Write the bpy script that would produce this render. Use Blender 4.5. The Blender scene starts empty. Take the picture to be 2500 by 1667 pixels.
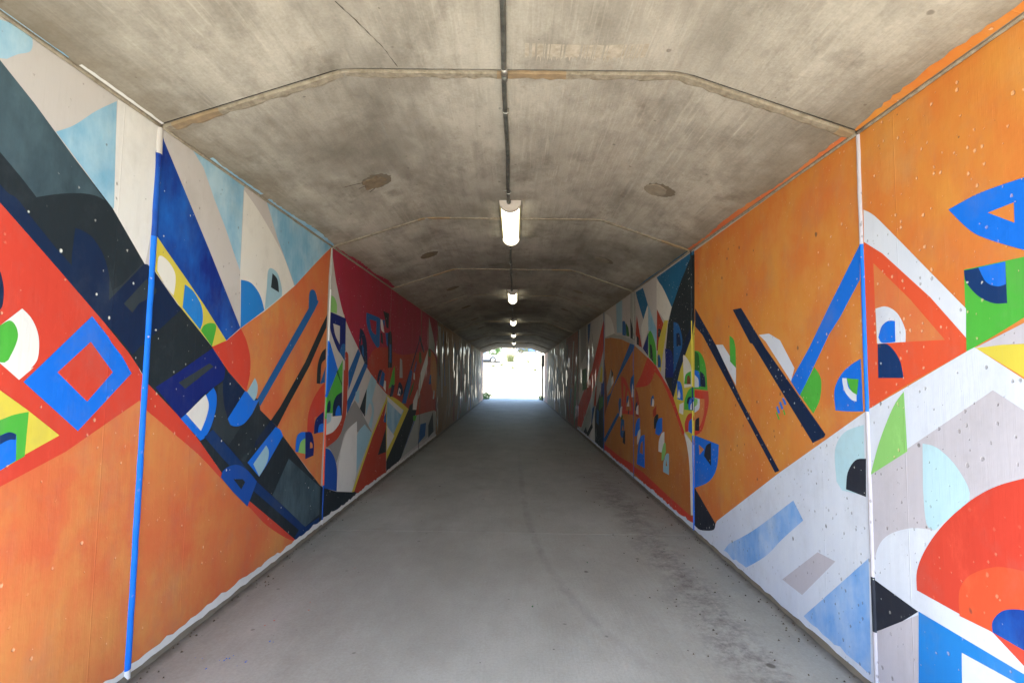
import bpy, bmesh, math, random
import numpy as np
from mathutils import Vector, Matrix
from mathutils.geometry import tessellate_polygon
R = math.radians
sc = bpy.context.scene
col = sc.collection

# ------------------------------------------------------------------ camera
XL, XR = -1.8464, 1.7441          # inner faces of the two walls
HW, HC = 2.732, 3.0415           # wall height, ceiling height
C1, C2 = -0.9154, 0.8383          # edges between flat ceiling and its haunches
BAY, Y0, NB = 2.44, 0.0628, 12   # length of one precast bay, first joint, number of bays
YE = Y0 + BAY*NB
cd = bpy.data.cameras.new('camera'); cam = bpy.data.objects.new('camera', cd); col.objects.link(cam)
right = Vector((0.99990707, 0.00530635, 0.01255794))
up = Vector((-0.01217682, -0.06660668, 0.997705))
fwd = Vector((-0.00613061, 0.9977652, 0.06653588))
m = Matrix((right, up, -fwd)).transposed().to_4x4(); m.translation = Vector((0, 0, 1.4752))
cam.matrix_world = m
cd.sensor_width = 36; cd.lens = 36*1225.64/2500; cd.clip_start = 0.05; cd.clip_end = 1500
sc.camera = cam

# ------------------------------------------------------------------ light
SUN_EL, SUN_AZ = R(57), R(196)   # azimuth clockwise from +Y: the sun stands behind the camera
world = bpy.data.worlds.new('World'); sc.world = world; world.use_nodes = True
wn = world.node_tree; sky = wn.nodes.new('ShaderNodeTexSky'); sky.sky_type = 'NISHITA'; sky.sun_disc = False
sky.sun_elevation = SUN_EL; sky.sun_rotation = SUN_AZ; sky.dust_density = 0.8
bg = wn.nodes['Background']; bg.inputs['Strength'].default_value = 0.15
wn.links.new(sky.outputs[0], bg.inputs['Color'])
sd = bpy.data.lights.new('sun', 'SUN'); sd.energy = 4.5; sd.angle = R(0.53); sd.color = (1, 0.96, 0.90)
sun = bpy.data.objects.new('sun', sd); col.objects.link(sun)
dvec = Vector((math.sin(SUN_AZ)*math.cos(SUN_EL), math.cos(SUN_AZ)*math.cos(SUN_EL), math.sin(SUN_EL)))
sun.rotation_euler = dvec.to_track_quat('Z', 'Y').to_euler()
vs = sc.view_settings; vs.view_transform = 'Standard'; vs.look = 'None'; vs.gamma = 1; vs.use_curve_mapping = False
vs.exposure = 3.05
cy = sc.cycles; cy.max_bounces = 10; cy.diffuse_bounces = 7; cy.glossy_bounces = 4
cy.use_denoising = True; cy.sample_clamp_indirect = 12; cy.caustics_reflective = False; cy.caustics_refractive = False

# ------------------------------------------------------------------ helpers
def tag(o, label=None, cat=None, group=None, kind=None):
    if label: o['label'] = label
    if cat: o['category'] = cat
    if group: o['group'] = group
    if kind: o['kind'] = kind
    return o
def empty(name, loc=(0,0,0), **k):
    o = bpy.data.objects.new(name, None); o.empty_display_size = .1; o.location = loc; col.objects.link(o)
    return tag(o, **k)
def link(name, me, mats, parent=None, smooth=False):
    for mt in (mats if isinstance(mats, (list, tuple)) else [mats]): me.materials.append(mt)
    if smooth:
        me.polygons.foreach_set('use_smooth', [True]*len(me.polygons))
    o = bpy.data.objects.new(name, me); col.objects.link(o); o.parent = parent
    return o
def mesh(name, V, F, mats, parent=None, smooth=False, idx=None):
    me = bpy.data.meshes.new(name); me.from_pydata(V, [], F)
    o = link(name, me, mats, parent, smooth)
    if idx: me.polygons.foreach_set('material_index', idx)
    me.update(); return o
class MB:
    def __init__(s): s.V = []; s.F = []
    def add(s, V, F):
        n = len(s.V); s.V += [tuple(v) for v in V]; s.F += [tuple(i+n for i in f) for f in F]
    def box(s, x0, x1, y0, y1, z0, z1):
        s.add([(x,y,z) for x in (x0,x1) for y in (y0,y1) for z in (z0,z1)],
              [(0,1,3,2),(4,6,7,5),(0,4,5,1),(2,3,7,6),(0,2,6,4),(1,5,7,3)])
    def tube(s, P, r, n=10, cap=True):
        P = [Vector(p) for p in P]; rs = r if isinstance(r, (list, tuple)) else [r]*len(P); V = []; F = []
        for i, p in enumerate(P):
            t = (P[min(i+1, len(P)-1)] - P[max(i-1, 0)]).normalized()
            a = t.orthogonal().normalized() if abs(t.x) > .9 else Vector((1,0,0)).cross(t).normalized(); b = t.cross(a)
            for j in range(n):
                an = 2*math.pi*j/n; V.append(p + rs[i]*(math.cos(an)*a + math.sin(an)*b))
        for i in range(len(P)-1):
            for j in range(n): F.append((i*n+j, i*n+(j+1) % n, (i+1)*n+(j+1) % n, (i+1)*n+j))
        if cap: F += [tuple(range(n))[::-1], tuple(range((len(P)-1)*n, len(P)*n))]
        s.add(V, F)
    def prism(s, prof, y0, y1):      # closed (x,z) profile pushed along y
        n = len(prof); V = [(x, y0, z) for x, z in prof] + [(x, y1, z) for x, z in prof]
        s.add(V, [(i, (i+1) % n, n+(i+1) % n, n+i) for i in range(n)] + [tuple(range(n))[::-1], tuple(range(n, 2*n))])
    def build(s, name, mat, parent=None, smooth=False): return mesh(name, s.V, s.F, mat, parent, smooth)
def lin(c): return tuple((((v/255)+.055)/1.055)**2.4 if v > 10 else v/255/12.92 for v in c) + (1,)

# ------------------------------------------------------------------ materials
class NT:
    def __init__(s, name):
        s.m = bpy.data.materials.new(name); s.m.use_nodes = True; s.t = s.m.node_tree
        s.b = s.t.nodes['Principled BSDF']; s.pos = s.t.nodes.new('ShaderNodeNewGeometry').outputs['Position']
    def n(s, ty, **k):
        o = s.t.nodes.new(ty)
        for a, v in k.items(): setattr(o, a, v)
        return o
    def l(s, a, b): s.t.links.new(a, b)
    def put(s, inp, v):
        if isinstance(v, bpy.types.NodeSocket): s.l(v, inp)
        else: inp.default_value = v
    def math(s, op, a, b=None, c=None, clamp=False):
        o = s.n('ShaderNodeMath', operation=op, use_clamp=clamp)
        for i, v in enumerate((a, b, c)):
            if v is not None: s.put(o.inputs[i], v)
        return o.outputs[0]
    def scaled(s, sx, sy, sz, off=(0,0,0)):
        o = s.n('ShaderNodeMapping'); s.l(s.pos, o.inputs[0]); o.inputs['Scale'].default_value = (sx, sy, sz)
        o.inputs['Location'].default_value = off; return o.outputs[0]
    def noise(s, vec, scale, det=4, rough=.55):
        o = s.n('ShaderNodeTexNoise'); s.l(vec, o.inputs['Vector']); o.inputs['Scale'].default_value = scale
        o.inputs['Detail'].default_value = det; o.inputs['Roughness'].default_value = rough; return o.outputs[0]
    def step(s, v, a, b, c=0, d=1):      # map a..b to c..d, clamped
        o = s.n('ShaderNodeMapRange'); s.put(o.inputs[0], v)
        for i, q in enumerate((a, b, c, d)): o.inputs[i+1].default_value = q
        return o.outputs[0]
    def mix(s, f, a, b, mode='MIX'):
        o = s.n('ShaderNodeMix', data_type='RGBA', blend_type=mode); s.put(o.inputs[0], f)
        s.put(o.inputs[6], a); s.put(o.inputs[7], b); return o.outputs[2]
    def xyz(s):
        o = s.n('ShaderNodeSeparateXYZ'); s.l(s.pos, o.inputs[0]); return o.outputs
    def spots(s, scale, r, keep, off=(0,0,0)):   # sparse round dots, 0..1
        wob = s.n('ShaderNodeTexNoise'); s.l(s.pos, wob.inputs['Vector']); wob.inputs['Scale'].default_value = scale*3.2; wob.inputs['Detail'].default_value = 1
        vm = s.n('ShaderNodeVectorMath', operation='MULTIPLY_ADD'); s.l(wob.outputs['Color'], vm.inputs[0]); vm.inputs[1].default_value = (r*1.6/scale,)*3; s.l(s.scaled(1,1,.8,off), vm.inputs[2])
        o = s.n('ShaderNodeTexVoronoi'); s.l(vm.outputs[0], o.inputs['Vector']); o.inputs['Scale'].default_value = scale
        sp = s.n('ShaderNodeSeparateColor'); s.l(o.outputs['Color'], sp.inputs[0])
        rr_ = s.math('MULTIPLY_ADD', s.math('POWER', sp.outputs[1], 2.2), r*1.35, r*.45)
        d = s.step(s.math('DIVIDE', o.outputs['Distance'], rr_), 1, .6)
        k = s.math('GREATER_THAN', sp.outputs[0], keep)
        return s.math('MULTIPLY', d, k)
    def bump(s, h, dist, strength=1, prev=None):
        o = s.n('ShaderNodeBump'); o.inputs['Distance'].default_value = dist; o.inputs['Strength'].default_value = strength
        s.put(o.inputs['Height'], h)
        if prev is not None: s.l(prev, o.inputs['Normal'])
        return o.outputs[0]
    def fin(s, color, rough, normal=None, spec=.5):
        s.put(s.b.inputs['Base Color'], color); s.put(s.b.inputs['Roughness'], rough)
        s.b.inputs['Specular IOR Level'].default_value = spec
        if normal is not None: s.l(normal, s.b.inputs['Normal'])
        return s.m

PAL = dict(  # name: colour, second colour, cloudiness
 white=((236,234,230),(220,217,211),.4), cream=((236,233,224),(220,216,206),.35), greige=((208,202,198),(194,187,182),.4),
 whiteR=((224,230,242),(204,212,234),.6), lav=((200,194,203),(186,182,194),.4), grey=((150,148,146),(135,133,132),.3),
 lgrey=((178,180,174),(160,160,155),.4), sky=((112,178,216),(184,218,234),1.0), psky=((104,168,242),(186,212,246),1.0),
 ice=((178,218,232),(195,226,236),.5), lblue=((150,195,214),(175,210,224),.5), teal=((18,110,160),(12,92,140),.5),
 azure=((22,134,226),(18,120,212),.4), blue=((0,118,246),(0,104,228),.4), cobalt=((10,80,180),(6,68,165),.4),
 denim=((22,98,170),(16,84,150),.4), royal=((0,30,136),(16,104,212),1.0), nblue=((0,24,112),(2,38,130),.6),
 navyb=((2,54,116),(0,42,98),.6), navy=((6,28,66),(2,40,82),.7), slate=((42,62,74),(78,104,116),1.0),
 gunmetal=((40,52,60),(54,64,70),.7), charcoal=((30,42,50),(24,34,42),.5), ink=((34,38,52),(28,32,44),.4),
 red=((226,66,44),(212,54,38),.5), vermil=((238,84,44),(228,74,38),.4), rred=((190,62,36),(176,50,32),.5),
 crimson=((182,36,72),(160,36,50),.7), orange=((226,108,62),(224,142,70),1.0), amber=((222,122,46),(224,148,56),1.0),
 ambd=((206,126,50),(190,112,42),.8), yellow=((224,205,66),(212,190,52),.4), green=((74,184,56),(60,168,46),.4),
 dgreen=((40,110,40),(34,92,36),.4), lgreen=((142,208,110),(128,196,98),.4), rust=((140,72,44),(116,58,38),.8),
 ochre=((150,112,70),(128,98,64),.8), salmon=((196,140,118),(178,122,102),.6), olive=((112,110,88),(90,88,72),.8))
PM = {}
def soften(c):
    g = .3*c[0]+.59*c[1]+.11*c[2]; return tuple(v*.85+g*.09 for v in c)
def paint(name):
    if name in PM: return PM[name]
    a, b, cl = PAL[name]; a = soften(a); b = soften(b); ck = 3.2 if cl >= .9 else 1.9; s = NT('paint_'+name); lum = sum(a)/3
    cloud = s.noise(s.scaled(1,1,.7), ck, 5, .62)
    brush = s.noise(s.scaled(1,9,2.2), 2.5, 4, .65)
    f = s.math('ADD', s.math('MULTIPLY', s.step(cloud, .36, .64), .75), s.math('MULTIPLY', s.step(brush, .3, .7), .25))
    c = s.mix(s.math('MULTIPLY', f, cl), lin(a), lin(b))
    if name in ('orange', 'amber', 'ambd'):      # washes of a redder and a yellower coat over each other
        w1 = s.noise(s.scaled(1,.8,1.2,(4,4,1)), .95, 4, .55); w2 = s.noise(s.scaled(1,1.6,1.2,(8,1,1)), 1.7, 5, .7)
        c = s.mix(s.step(w1, .46, .66, 0, .55), c, lin(soften((222,88,48) if name != 'ambd' else (190,92,40))))
        c = s.mix(s.step(w2, .52, .72, 0, .5), c, lin(soften((226,158,78) if name != 'ambd' else (214,150,66))))
    # thin, scuffed paint: faint vertical runs and dirt
    runs = s.noise(s.scaled(1,22,1.1,(3,1,5)), 1.6, 5, .7)
    c = s.mix(s.step(runs, .60, .78, 0, .10), c, lin((150,140,128) if lum > 110 else (96,98,98)))
    grime = s.noise(s.scaled(1,1.3,1,(12,5,7)), 2.7, 9, .72)
    c = s.mix(s.step(grime, .50, .72, 0, .20), c, lin((128,120,112) if lum > 90 else (78,88,96)))
    pale = s.noise(s.scaled(1,1,.45,(2,15,4)), 5.5, 6, .75)
    c = s.mix(s.step(pale, .62, .74, 0, .22), c, lin(tuple(min(240, v*1.25+18) for v in a)))
    clus = s.step(s.noise(s.scaled(1,1,1,(7,2,1)), 1.1, 3), .36, .60)
    pit_glint = s.math('MAXIMUM', s.spots(15, .072, .30), s.math('MULTIPLY', s.spots(32, .15, .35, (2,5,3)), clus))  # pits; on darker paints the pale specks also paint small glints
    big = s.spots(5.5, .042, .55, (1,8,4))
    pit_glint = s.math('MAXIMUM', pit_glint, big)
    if lum > 150: pc, pf = (110,102,96), .5
    elif lum > 95: pc, pf = (236,196,160), .5
    else: pc, pf = (226,226,220), .8
    darkpit = s.spots(9, .07, .7, (4,4,9))
    c = s.mix(s.math('MULTIPLY', pit_glint, pf), c, lin(pc))
    c = s.mix(s.math('MULTIPLY', darkpit, .7), c, lin((70,64,60)))
    gl = s.noise(s.scaled(1,2.6,.62,(9,9,2)), 1.5, 2.5, .5)
    y = s.xyz()[1]
    seam = s.step(s.math('ABSOLUTE', s.math('SUBTRACT', s.math('FLOORED_MODULO', s.math('ADD', y, .47), .61), .3)), .004, .0, 0, 1)
    h = s.math('ADD', s.math('MULTIPLY', runs, .25), s.math('ADD', s.math('MULTIPLY', cloud, 1.2), s.math('MULTIPLY', gl, .8)))
    h = s.math('ADD', h, s.math('MULTIPLY', seam, .16))
    h = s.math('SUBTRACT', h, s.math('MULTIPLY', pit_glint, .5))
    nrm = s.bump(h, .006, .8)
    rg = s.math('SUBTRACT', .74, s.math('MULTIPLY', s.step(gl, .635, .65, 0, .60), s.step(y, 8.5, 11.5)))
    PM[name] = s.fin(c, rg, nrm, .32); return PM[name]

def concrete(name, c1, c2, c3, along='y', rough=.85, streak=.5):
    s = NT(name)
    big = s.noise(s.scaled(1,.7,1), 1.3, 6, .6)
    big2 = s.noise(s.scaled(1,.5,1,(5,3,2)), .75, 5, .65)
    lines = s.noise(s.scaled(26,1.0,26) if along == 'y' else s.scaled(5,26,26), 2.2, 4, .7)
    lines2 = s.noise(s.scaled(9,.8,9,(2,2,2)), 1.8, 5, .65)
    c = s.mix(s.step(big, .38, .66), lin(c1), lin(c2))
    c = s.mix(s.step(big2, .50, .70, 0, .75), c, lin(c3))
    med = s.noise(s.scaled(1,.6,1,(8,2,6)), 3.6, 5, .7)
    c = s.mix(s.step(med, .46, .68, 0, .5), c, lin(c3))
    c = s.mix(s.step(lines2, .50, .74, 0, .5*streak), c, lin(c3))
    gate = s.step(big2, .38, .56, 1, .15)
    c = s.mix(s.math('MULTIPLY', gate, s.step(lines, .52, .72, 0, .5*streak)), c, lin(tuple(min(255, v*1.18) for v in c1)))
    c = s.mix(s.math('MULTIPLY', s.spots(9, .08, .55), .5), c, lin((74,64,54)))
    speck = s.noise(s.scaled(1,1,1), 70, 3, .7)
    c = s.mix(s.step(speck, .35, .7, 0, .16), c, lin((60,55,50)))
    h = s.math('ADD', s.math('MULTIPLY', lines, .9), s.math('ADD', big, s.math('MULTIPLY', speck, .5)))
    return s, c, s.bump(h, .004, .7)

s, c, nrm = concrete('concrete_ceiling', (190,184,172), (154,148,137), (106,100,90), streak=.65)
X, Y, Z = s.xyz()      # grime along the corners with the walls
ed = s.math('ADD', s.math('MINIMUM', s.math('SUBTRACT', X, XL), s.math('SUBTRACT', XR, X)), s.math('MULTIPLY', s.math('SUBTRACT', s.noise(s.scaled(1,1,1,(6,6,6)), 4, 7, .7), .5), .5))
c = s.mix(s.step(ed, .26, .0, 0, .55), c, lin((112,98,78)))
blk = s.noise(s.scaled(1,.8,1,(11,2,0)), 2.4, 7, .72)
c = s.mix(s.step(blk, .58, .70, 0, .45), c, lin((92,84,72)))
MC = s.fin(c, .85, nrm, .3)
s, c, nrm = concrete('concrete_plain', (160,154,142), (140,134,122), (112,104,92), along='x')
MP = s.fin(c, .85, nrm, .35)
# path: broom-finished concrete with dirt along the walls, a stained strip and a curved tyre mark
s, c, nrm = concrete('concrete_path', (176,175,164), (164,163,151), (150,148,136), streak=.3)
X, Y, Z = s.xyz()
n1 = s.noise(s.scaled(1,1,1,(4,4,4)), 5, 8, .75); n2 = s.noise(s.scaled(1,.5,1), 1.6, 3)
cx = s.math('ADD', 1.27, s.math('MULTIPLY', s.math('SUBTRACT', n2, .5), .5))
band = s.step(s.math('ABSOLUTE', s.math('SUBTRACT', X, cx)), .30, .06)
band = s.math('MULTIPLY', band, s.math('MULTIPLY', s.step(Y, 9.5, 6.0), s.step(Y, 1.4, 2.8)))
st = s.math('MULTIPLY', s.math('MULTIPLY', band, s.step(n1, .40, .56)), s.step(s.noise(s.scaled(1,1,1,(1,7,3)), 24, 5, .8), .34, .58))
c = s.mix(s.math('MULTIPLY', st, .62), c, lin((78,69,68)))
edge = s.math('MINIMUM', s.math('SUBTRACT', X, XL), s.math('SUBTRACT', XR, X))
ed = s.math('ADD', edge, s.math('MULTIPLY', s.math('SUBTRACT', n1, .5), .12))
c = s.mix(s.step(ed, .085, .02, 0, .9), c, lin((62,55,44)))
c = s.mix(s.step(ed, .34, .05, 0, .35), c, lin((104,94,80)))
cv = s.math('ADD', .10, s.math('MULTIPLY', .37, s.math('EXPONENT', s.math('MULTIPLY', s.math('SUBTRACT', 3.22, Y), .9))))
tm = s.step(s.math('ABSOLUTE', s.math('SUBTRACT', X, cv)), .05, .015, 0, .22)
tm = s.math('MULTIPLY', tm, s.math('MULTIPLY', s.step(Y, 2.3, 3.4), s.step(Y, 11, 7)))
c = s.mix(s.math('MULTIPLY', tm, s.step(n1, .3, .6)), c, lin((80,76,72)))
c = s.mix(s.math('MULTIPLY', s.spots(3.2, .055, .45, (3,1,0)), .75), c, lin((70,60,48)))
c = s.mix(s.math('MULTIPLY', s.spots(7.5, .05, .75, (8,1,0)), .8), c, lin((60,56,50)))
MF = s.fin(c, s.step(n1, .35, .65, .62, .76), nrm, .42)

def simple(name, c, rough=.6, c2=None, sc_=8, metal=0, bump=.0, coat=0):
    s = NT(name); n = s.noise(s.scaled(1,1,1), sc_, 5, .6)
    cc = s.mix(s.step(n, .35, .68), lin(c), lin(c2 or tuple(v*.82 for v in c)))
    nr = s.bump(n, bump) if bump else None
    s.b.inputs['Metallic'].default_value = metal; s.b.inputs['Coat Weight'].default_value = coat
    return s.fin(cc, rough, nr)
M = dict(
 mortar=simple('mortar', (158,149,132), .9, (124,114,97), 30, bump=.006), rustm=simple('rusty_mortar', (160,136,104), .9, (132,114,90), 14, bump=.004),
 dark=simple('dark_joint', (46,42,38), .95), steel=simple('galvanised_steel', (120,122,116), .55, (84,86,82), 22, metal=.55),
 clamp=simple('clamp_steel', (190,188,180), .35, (150,148,140), 20, metal=.6),
 hous=simple('lamp_housing', (214,206,198), .5, (196,186,176), 6), rim=simple('lamp_rim', (176,168,130), .4),
 patch=simple('patch_mortar', (128,112,90), .95, (104,90,72), 20, bump=.008), patchr=simple('patch_faint', (146,137,121), .95, (124,115,99), 12, bump=.006), patchd=simple('patch_dark', (112,103,89), .95, (110,100,86), 16, bump=.006),
 smear=simple('lime_smear', (190,180,164), .9, (160,150,134), 24, bump=.004), crack=simple('crack_dark', (84,76,66), .95),
 lot=simple('sandy_bank_dim', (128,122,106), .95, (112,105,88), 2, bump=.02), sand=simple('sandy_ground', (164,155,136), .95, (146,136,114), 2, bump=.02), road=simple('gravel_lot', (190,182,166), .95, (168,158,140), 6, bump=.02),
 grassy=simple('dry_grass_ground', (140,136,88), .95, (112,116,66), 1.5, bump=.03),
 leafg=simple('leaf_green', (62,94,36), .6, (44,74,26), 30), leafb=simple('leaf_bright', (112,152,72), .6, (84,124,50), 30), leafd=simple('leaf_dark', (44,78,26), .6, (30,58,20), 30), leafy=simple('leaf_dry', (92,98,56), .7, (66,72,38), 30),
 bark=simple('bark', (92,78,62), .9, (64,54,44), 12, bump=.01), twig=simple('dry_twig', (190,172,154), .9),
 car=simple('silver_paint', (138,148,160), .35, (130,140,152), 1, metal=.3, coat=1), carb=simple('blue_paint', (30,78,140), .3, (26,70,130), 1, coat=1),
 glass=simple('car_glass', (70,84,92), .08), tyre=simple('tyre_rubber', (30,30,31), .85), rimw=simple('wheel_rim', (170,172,176), .3, metal=.7),
 trim=simple('black_trim_and_shade', (22,22,24), .6), lampr=simple('tail_lamp', (150,24,20), .2, coat=1), lampw=simple('head_lamp', (220,222,224), .1, coat=1),
 gate=simple('dark_painted_steel', (44,52,54), .5, (58,60,56), 14), gritm=simple('grit_dark', (92,78,60), .95, (60,50,40), 40), stone=simple('fleck', (196,190,176), .9))
s = NT('lamp_diffuser'); s.b.inputs['Base Color'].default_value = (.85,.85,.8,1); s.b.inputs['Roughness'].default_value = .4
s.b.inputs['Emission Color'].default_value = (1,.93,.70,1); s.b.inputs['Emission Strength'].default_value = .6
M['diff'] = s.m

# ------------------------------------------------------------------ path inside the tunnel
path = empty('path', kind='structure', label='grey broom finished concrete path running through the tunnel')
ys = [-2.4, 4.83] + [4.83+4.88*i for i in range(1, 6)] + [33.6]
for a, b in zip(ys, ys[1:]):
    V = []; F = []; nx = 12; ny = 10
    for j in range(ny+1):
        for i in range(nx+1):
            x = XL-.3+(XR-XL+.6)*i/nx; y = a+.003+(b-a-.006)*j/ny
            V.append((x, y, .003*math.sin(x*2.1+y*.7)-.003))
    for j in range(ny):
        for i in range(nx): q = j*(nx+1)+i; F.append((q, q+1, q+nx+2, q+nx+1))
    n = len(V)
    per = [i for i in range(nx+1)]
    V += [(V[i][0], V[i][1], -.1) for i in per]; F += [(per[i+1], per[i], n+i, n+i+1) for i in range(nx)]
    top = [ny*(nx+1)+i for i in range(nx+1)]; n2_ = len(V)
    V += [(V[i][0], V[i][1], -.1) for i in top]; F += [(top[i], top[i+1], n2_+i+1, n2_+i) for i in range(nx)]
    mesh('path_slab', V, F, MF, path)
mesh('path_bed', [(XL-.3,-2.4,-.011),(XR+.3,-2.4,-.011),(XR+.3,33.6,-.011),(XL-.3,33.6,-.011)], [(0,1,2,3)], M['dark'], path)

# ------------------------------------------------------------------ ceiling
ceil = empty('ceiling', kind='structure', label='bare board-marked concrete ceiling with sloping haunches')
rnd = random.Random(5)
TH = .28
def profile(dz=0, e=.12):
    sl = (HC-HW)/(C1-XL); sr = (HC-HW)/(XR-C2)
    return [(XL-e, HW-e*sl+dz), (C1, HC+dz), (C2, HC+dz), (XR+e, HW-e*sr+dz)]
def ceil_z(x):
    if x < C1: return HW+(HC-HW)*(x-XL)/(C1-XL)
    if x > C2: return HW+(HC-HW)*(XR-x)/(XR-C2)
    return HC
DZ = [.002, .001, .004, .001, .004, .009, -.005, .008, -.006, .010, -.02, .0]
slabs = []
for k in range(NB):
    a, b = Y0+k*BAY+.009, Y0+(k+1)*BAY-.008
    p = profile(DZ[k]); V = []; F = []; ny = 8
    # soften the two haunch edges with one extra facet each
    def soft(p):
        q = [p[0]]
        for i in (1, 2):
            A, B, C = Vector(p[i-1]), Vector(p[i]), Vector(p[i+1])
            q += [tuple(B+(A-B).normalized()*.07), tuple(B+(A-B).normalized()*.02+Vector((0,-.003))), tuple(B+(C-B).normalized()*.07)]
        return q+[p[3]]
    p = soft(p); full = p + [(XR+.12, HC+TH), (XL-.12, HC+TH)]
    bvl = .008
    mb = MB(); n = len(full)
    rings = [(a, bvl), (a+bvl, 0), (b-bvl, 0), (b, bvl)]
    for y, up_ in rings: mb.V += [(x, y, z+(up_ if i < len(p) else 0)) for i, (x, z) in enumerate(full)]
    for r_ in range(3):
        for i in range(n): mb.F.append((r_*n+i, r_*n+(i+1) % n, (r_+1)*n+(i+1) % n, (r_+1)*n+i))
    mb.F += [tuple(range(n))[::-1], tuple(range(3*n, 4*n))]
    slabs.append(mb.build('ceiling_slab', MC, ceil))
for k in range(1, NB):      # mortar pressed into each joint, uneven and partly rusty, on the far side of the joint
    y = Y0+k*BAY; V = []; F = []; idx = []; xs = np.linspace(XL+.01, XR-.01, 90)
    for i, x in enumerate(xs):
        w = .050+.022*rnd.random() if k < 5 else .045
        dz = DZ[k]
        z = ceil_z(x)+dz-.003-.004*rnd.random()
        V += [(x, y+.007, z+.015), (x, y+.012, z-.001), (x, y+.008+w*.7, z-.001), (x, y+.008+w, ceil_z(x)+dz+.002)]
    for i in range(len(xs)-1):
        for j in range(3): F.append((4*i+j, 4*i+j+1, 4*i+j+5, 4*i+j+4)); idx.append(1 if (math.sin(xs[i]*3.1+k*1.7)+math.sin(xs[i]*7.3+k) > .95) else 0)
    mesh('mortar_joint', V, F, [M['mortar'], M['rustm']], slabs[k], idx=idx)
    mb = MB()   # dark sheet set shallow in the gap, standing in for its shaded depth
    prev = None
    for (x0, z0), (x1, z1) in zip(profile()[:-1], profile()[1:]):
        mb.add([(x0,y-.03,z0+.016),(x1,y-.03,z1+.016),(x1,y+.03,z1+.016),(x0,y+.03,z0+.016)], [(0,1,2,3)])
    mb.build('joint_shade', M['dark'], slabs[k])
def blob(cx_, cy_, rx, ry, z, n=26, jag=.18, seed=1, th=.004):
    r = random.Random(seed); top = []; V = []
    for i in range(n):
        an = 2*math.pi*i/n; q = 1+jag*(r.random()-.5)*2; V.append((cx_+rx*q*math.cos(an), cy_+ry*q*math.sin(an), z))
    V += [(cx_+(x-cx_)*.9, cy_+(y-cy_)*.9, z-th) for x, y, _ in V]
    F = [(i, (i+1) % n, n+(i+1) % n, n+i) for i in range(n)] + [tuple(range(n, 2*n))]
    return V, F
for k in range(NB):         # two round patches over the lifting anchors of every slab
    for side, x in ((0, -1.13), (1, 1.10)):
        y = Y0+k*BAY+1.40 + (0 if side else -.04)
        z = ceil_z(x)+DZ[k]
        slope = (HC-HW)/(C1-XL) if side == 0 else -(HC-HW)/(XR-C2)
        rr = .085 if k else .08; sm_ = .05
        V, F = blob(x, y, rr, rr*1.2, 0, n=40, seed=k*2+side, jag=.24 if (k == 1 and side == 0) else .06)
        V = [(a, b, ceil_z(a)+DZ[k]+c_-.0015) for a, b, c_ in V]
        mesh('anchor_patch', V, F, M['patch'] if side == 0 else M['patchr'], slabs[k])
        if k in (1, 2) or side == 0:
            V, F = blob(x+.03, y-.02, rr*1.25, rr*1.4, 0, n=44, seed=90+k*2+side, jag=.10, th=.0)
            V = [(a, b, ceil_z(a)+DZ[k]-.001) for a, b, c_ in V]
            mesh('patch_stain', V, F, M['patchd'], slabs[k])
def ribbon(name, pts, w, mat, parent, k, seed=3, jag=.5):
    r = random.Random(seed); V = []; F = []
    P = []
    for (x0,y0),(x1,y1) in zip(pts, pts[1:]):
        n = max(2, int(math.hypot(x1-x0, y1-y0)/.02))
        P += [(x0+(x1-x0)*i/n, y0+(y1-y0)*i/n) for i in range(n)]
    P.append(pts[-1])
    for i, (x, y) in enumerate(P):
        q = P[min(i+1, len(P)-1)]; p_ = P[max(i-1, 0)]; t = Vector((q[0]-p_[0], q[1]-p_[1])).normalized(); nn = Vector((-t.y, t.x))
        a = w*(1-jag*r.random()); o = w*.5*(r.random()-.5)
        for sgn in (-1, 1):
            X_, Y_ = x+nn.x*(sgn*a/2+o), y+nn.y*(sgn*a/2+o); V.append((X_, Y_, ceil_z(X_)+DZ[k]-.002))
    F = [(2*i, 2*i+1, 2*i+3, 2*i+2) for i in range(len(P)-1)]
    return mesh(name, V, F, mat, parent)
ribbon('crack', [(-.78,2.02),(-.72,2.15),(-.65,2.33),(-.62,2.47)], .007, M['crack'], slabs[0], 0, 4, .8)
for pts, w in (([(-1.19,3.80),(-1.33,3.78)], .012), ([(-1.17,3.86),(-1.25,3.88)], .009), ([(-1.14,3.95),(-1.20,4.0)], .010)):
    ribbon('drip_mark', pts, w, M['crack'], slabs[1], 1, 6, .5)
V = []; F = []      # pale scraped patch right of the conduit, its far edge combed
xs = np.linspace(.03, .62, 120)
for i, x in enumerate(xs):
    V += [(x, 2.275+.012*math.sin(x*5), HC+DZ[0]-.0015), (x, 2.375+.05*rnd.random()**2, HC+DZ[0]-.0015)]
F = [(2*i, 2*i+1, 2*i+3, 2*i+2) for i in range(0, len(xs)-1) if rnd.random() > .22]
mesh('lime_smear', V, F, M['smear'], slabs[0])

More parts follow.
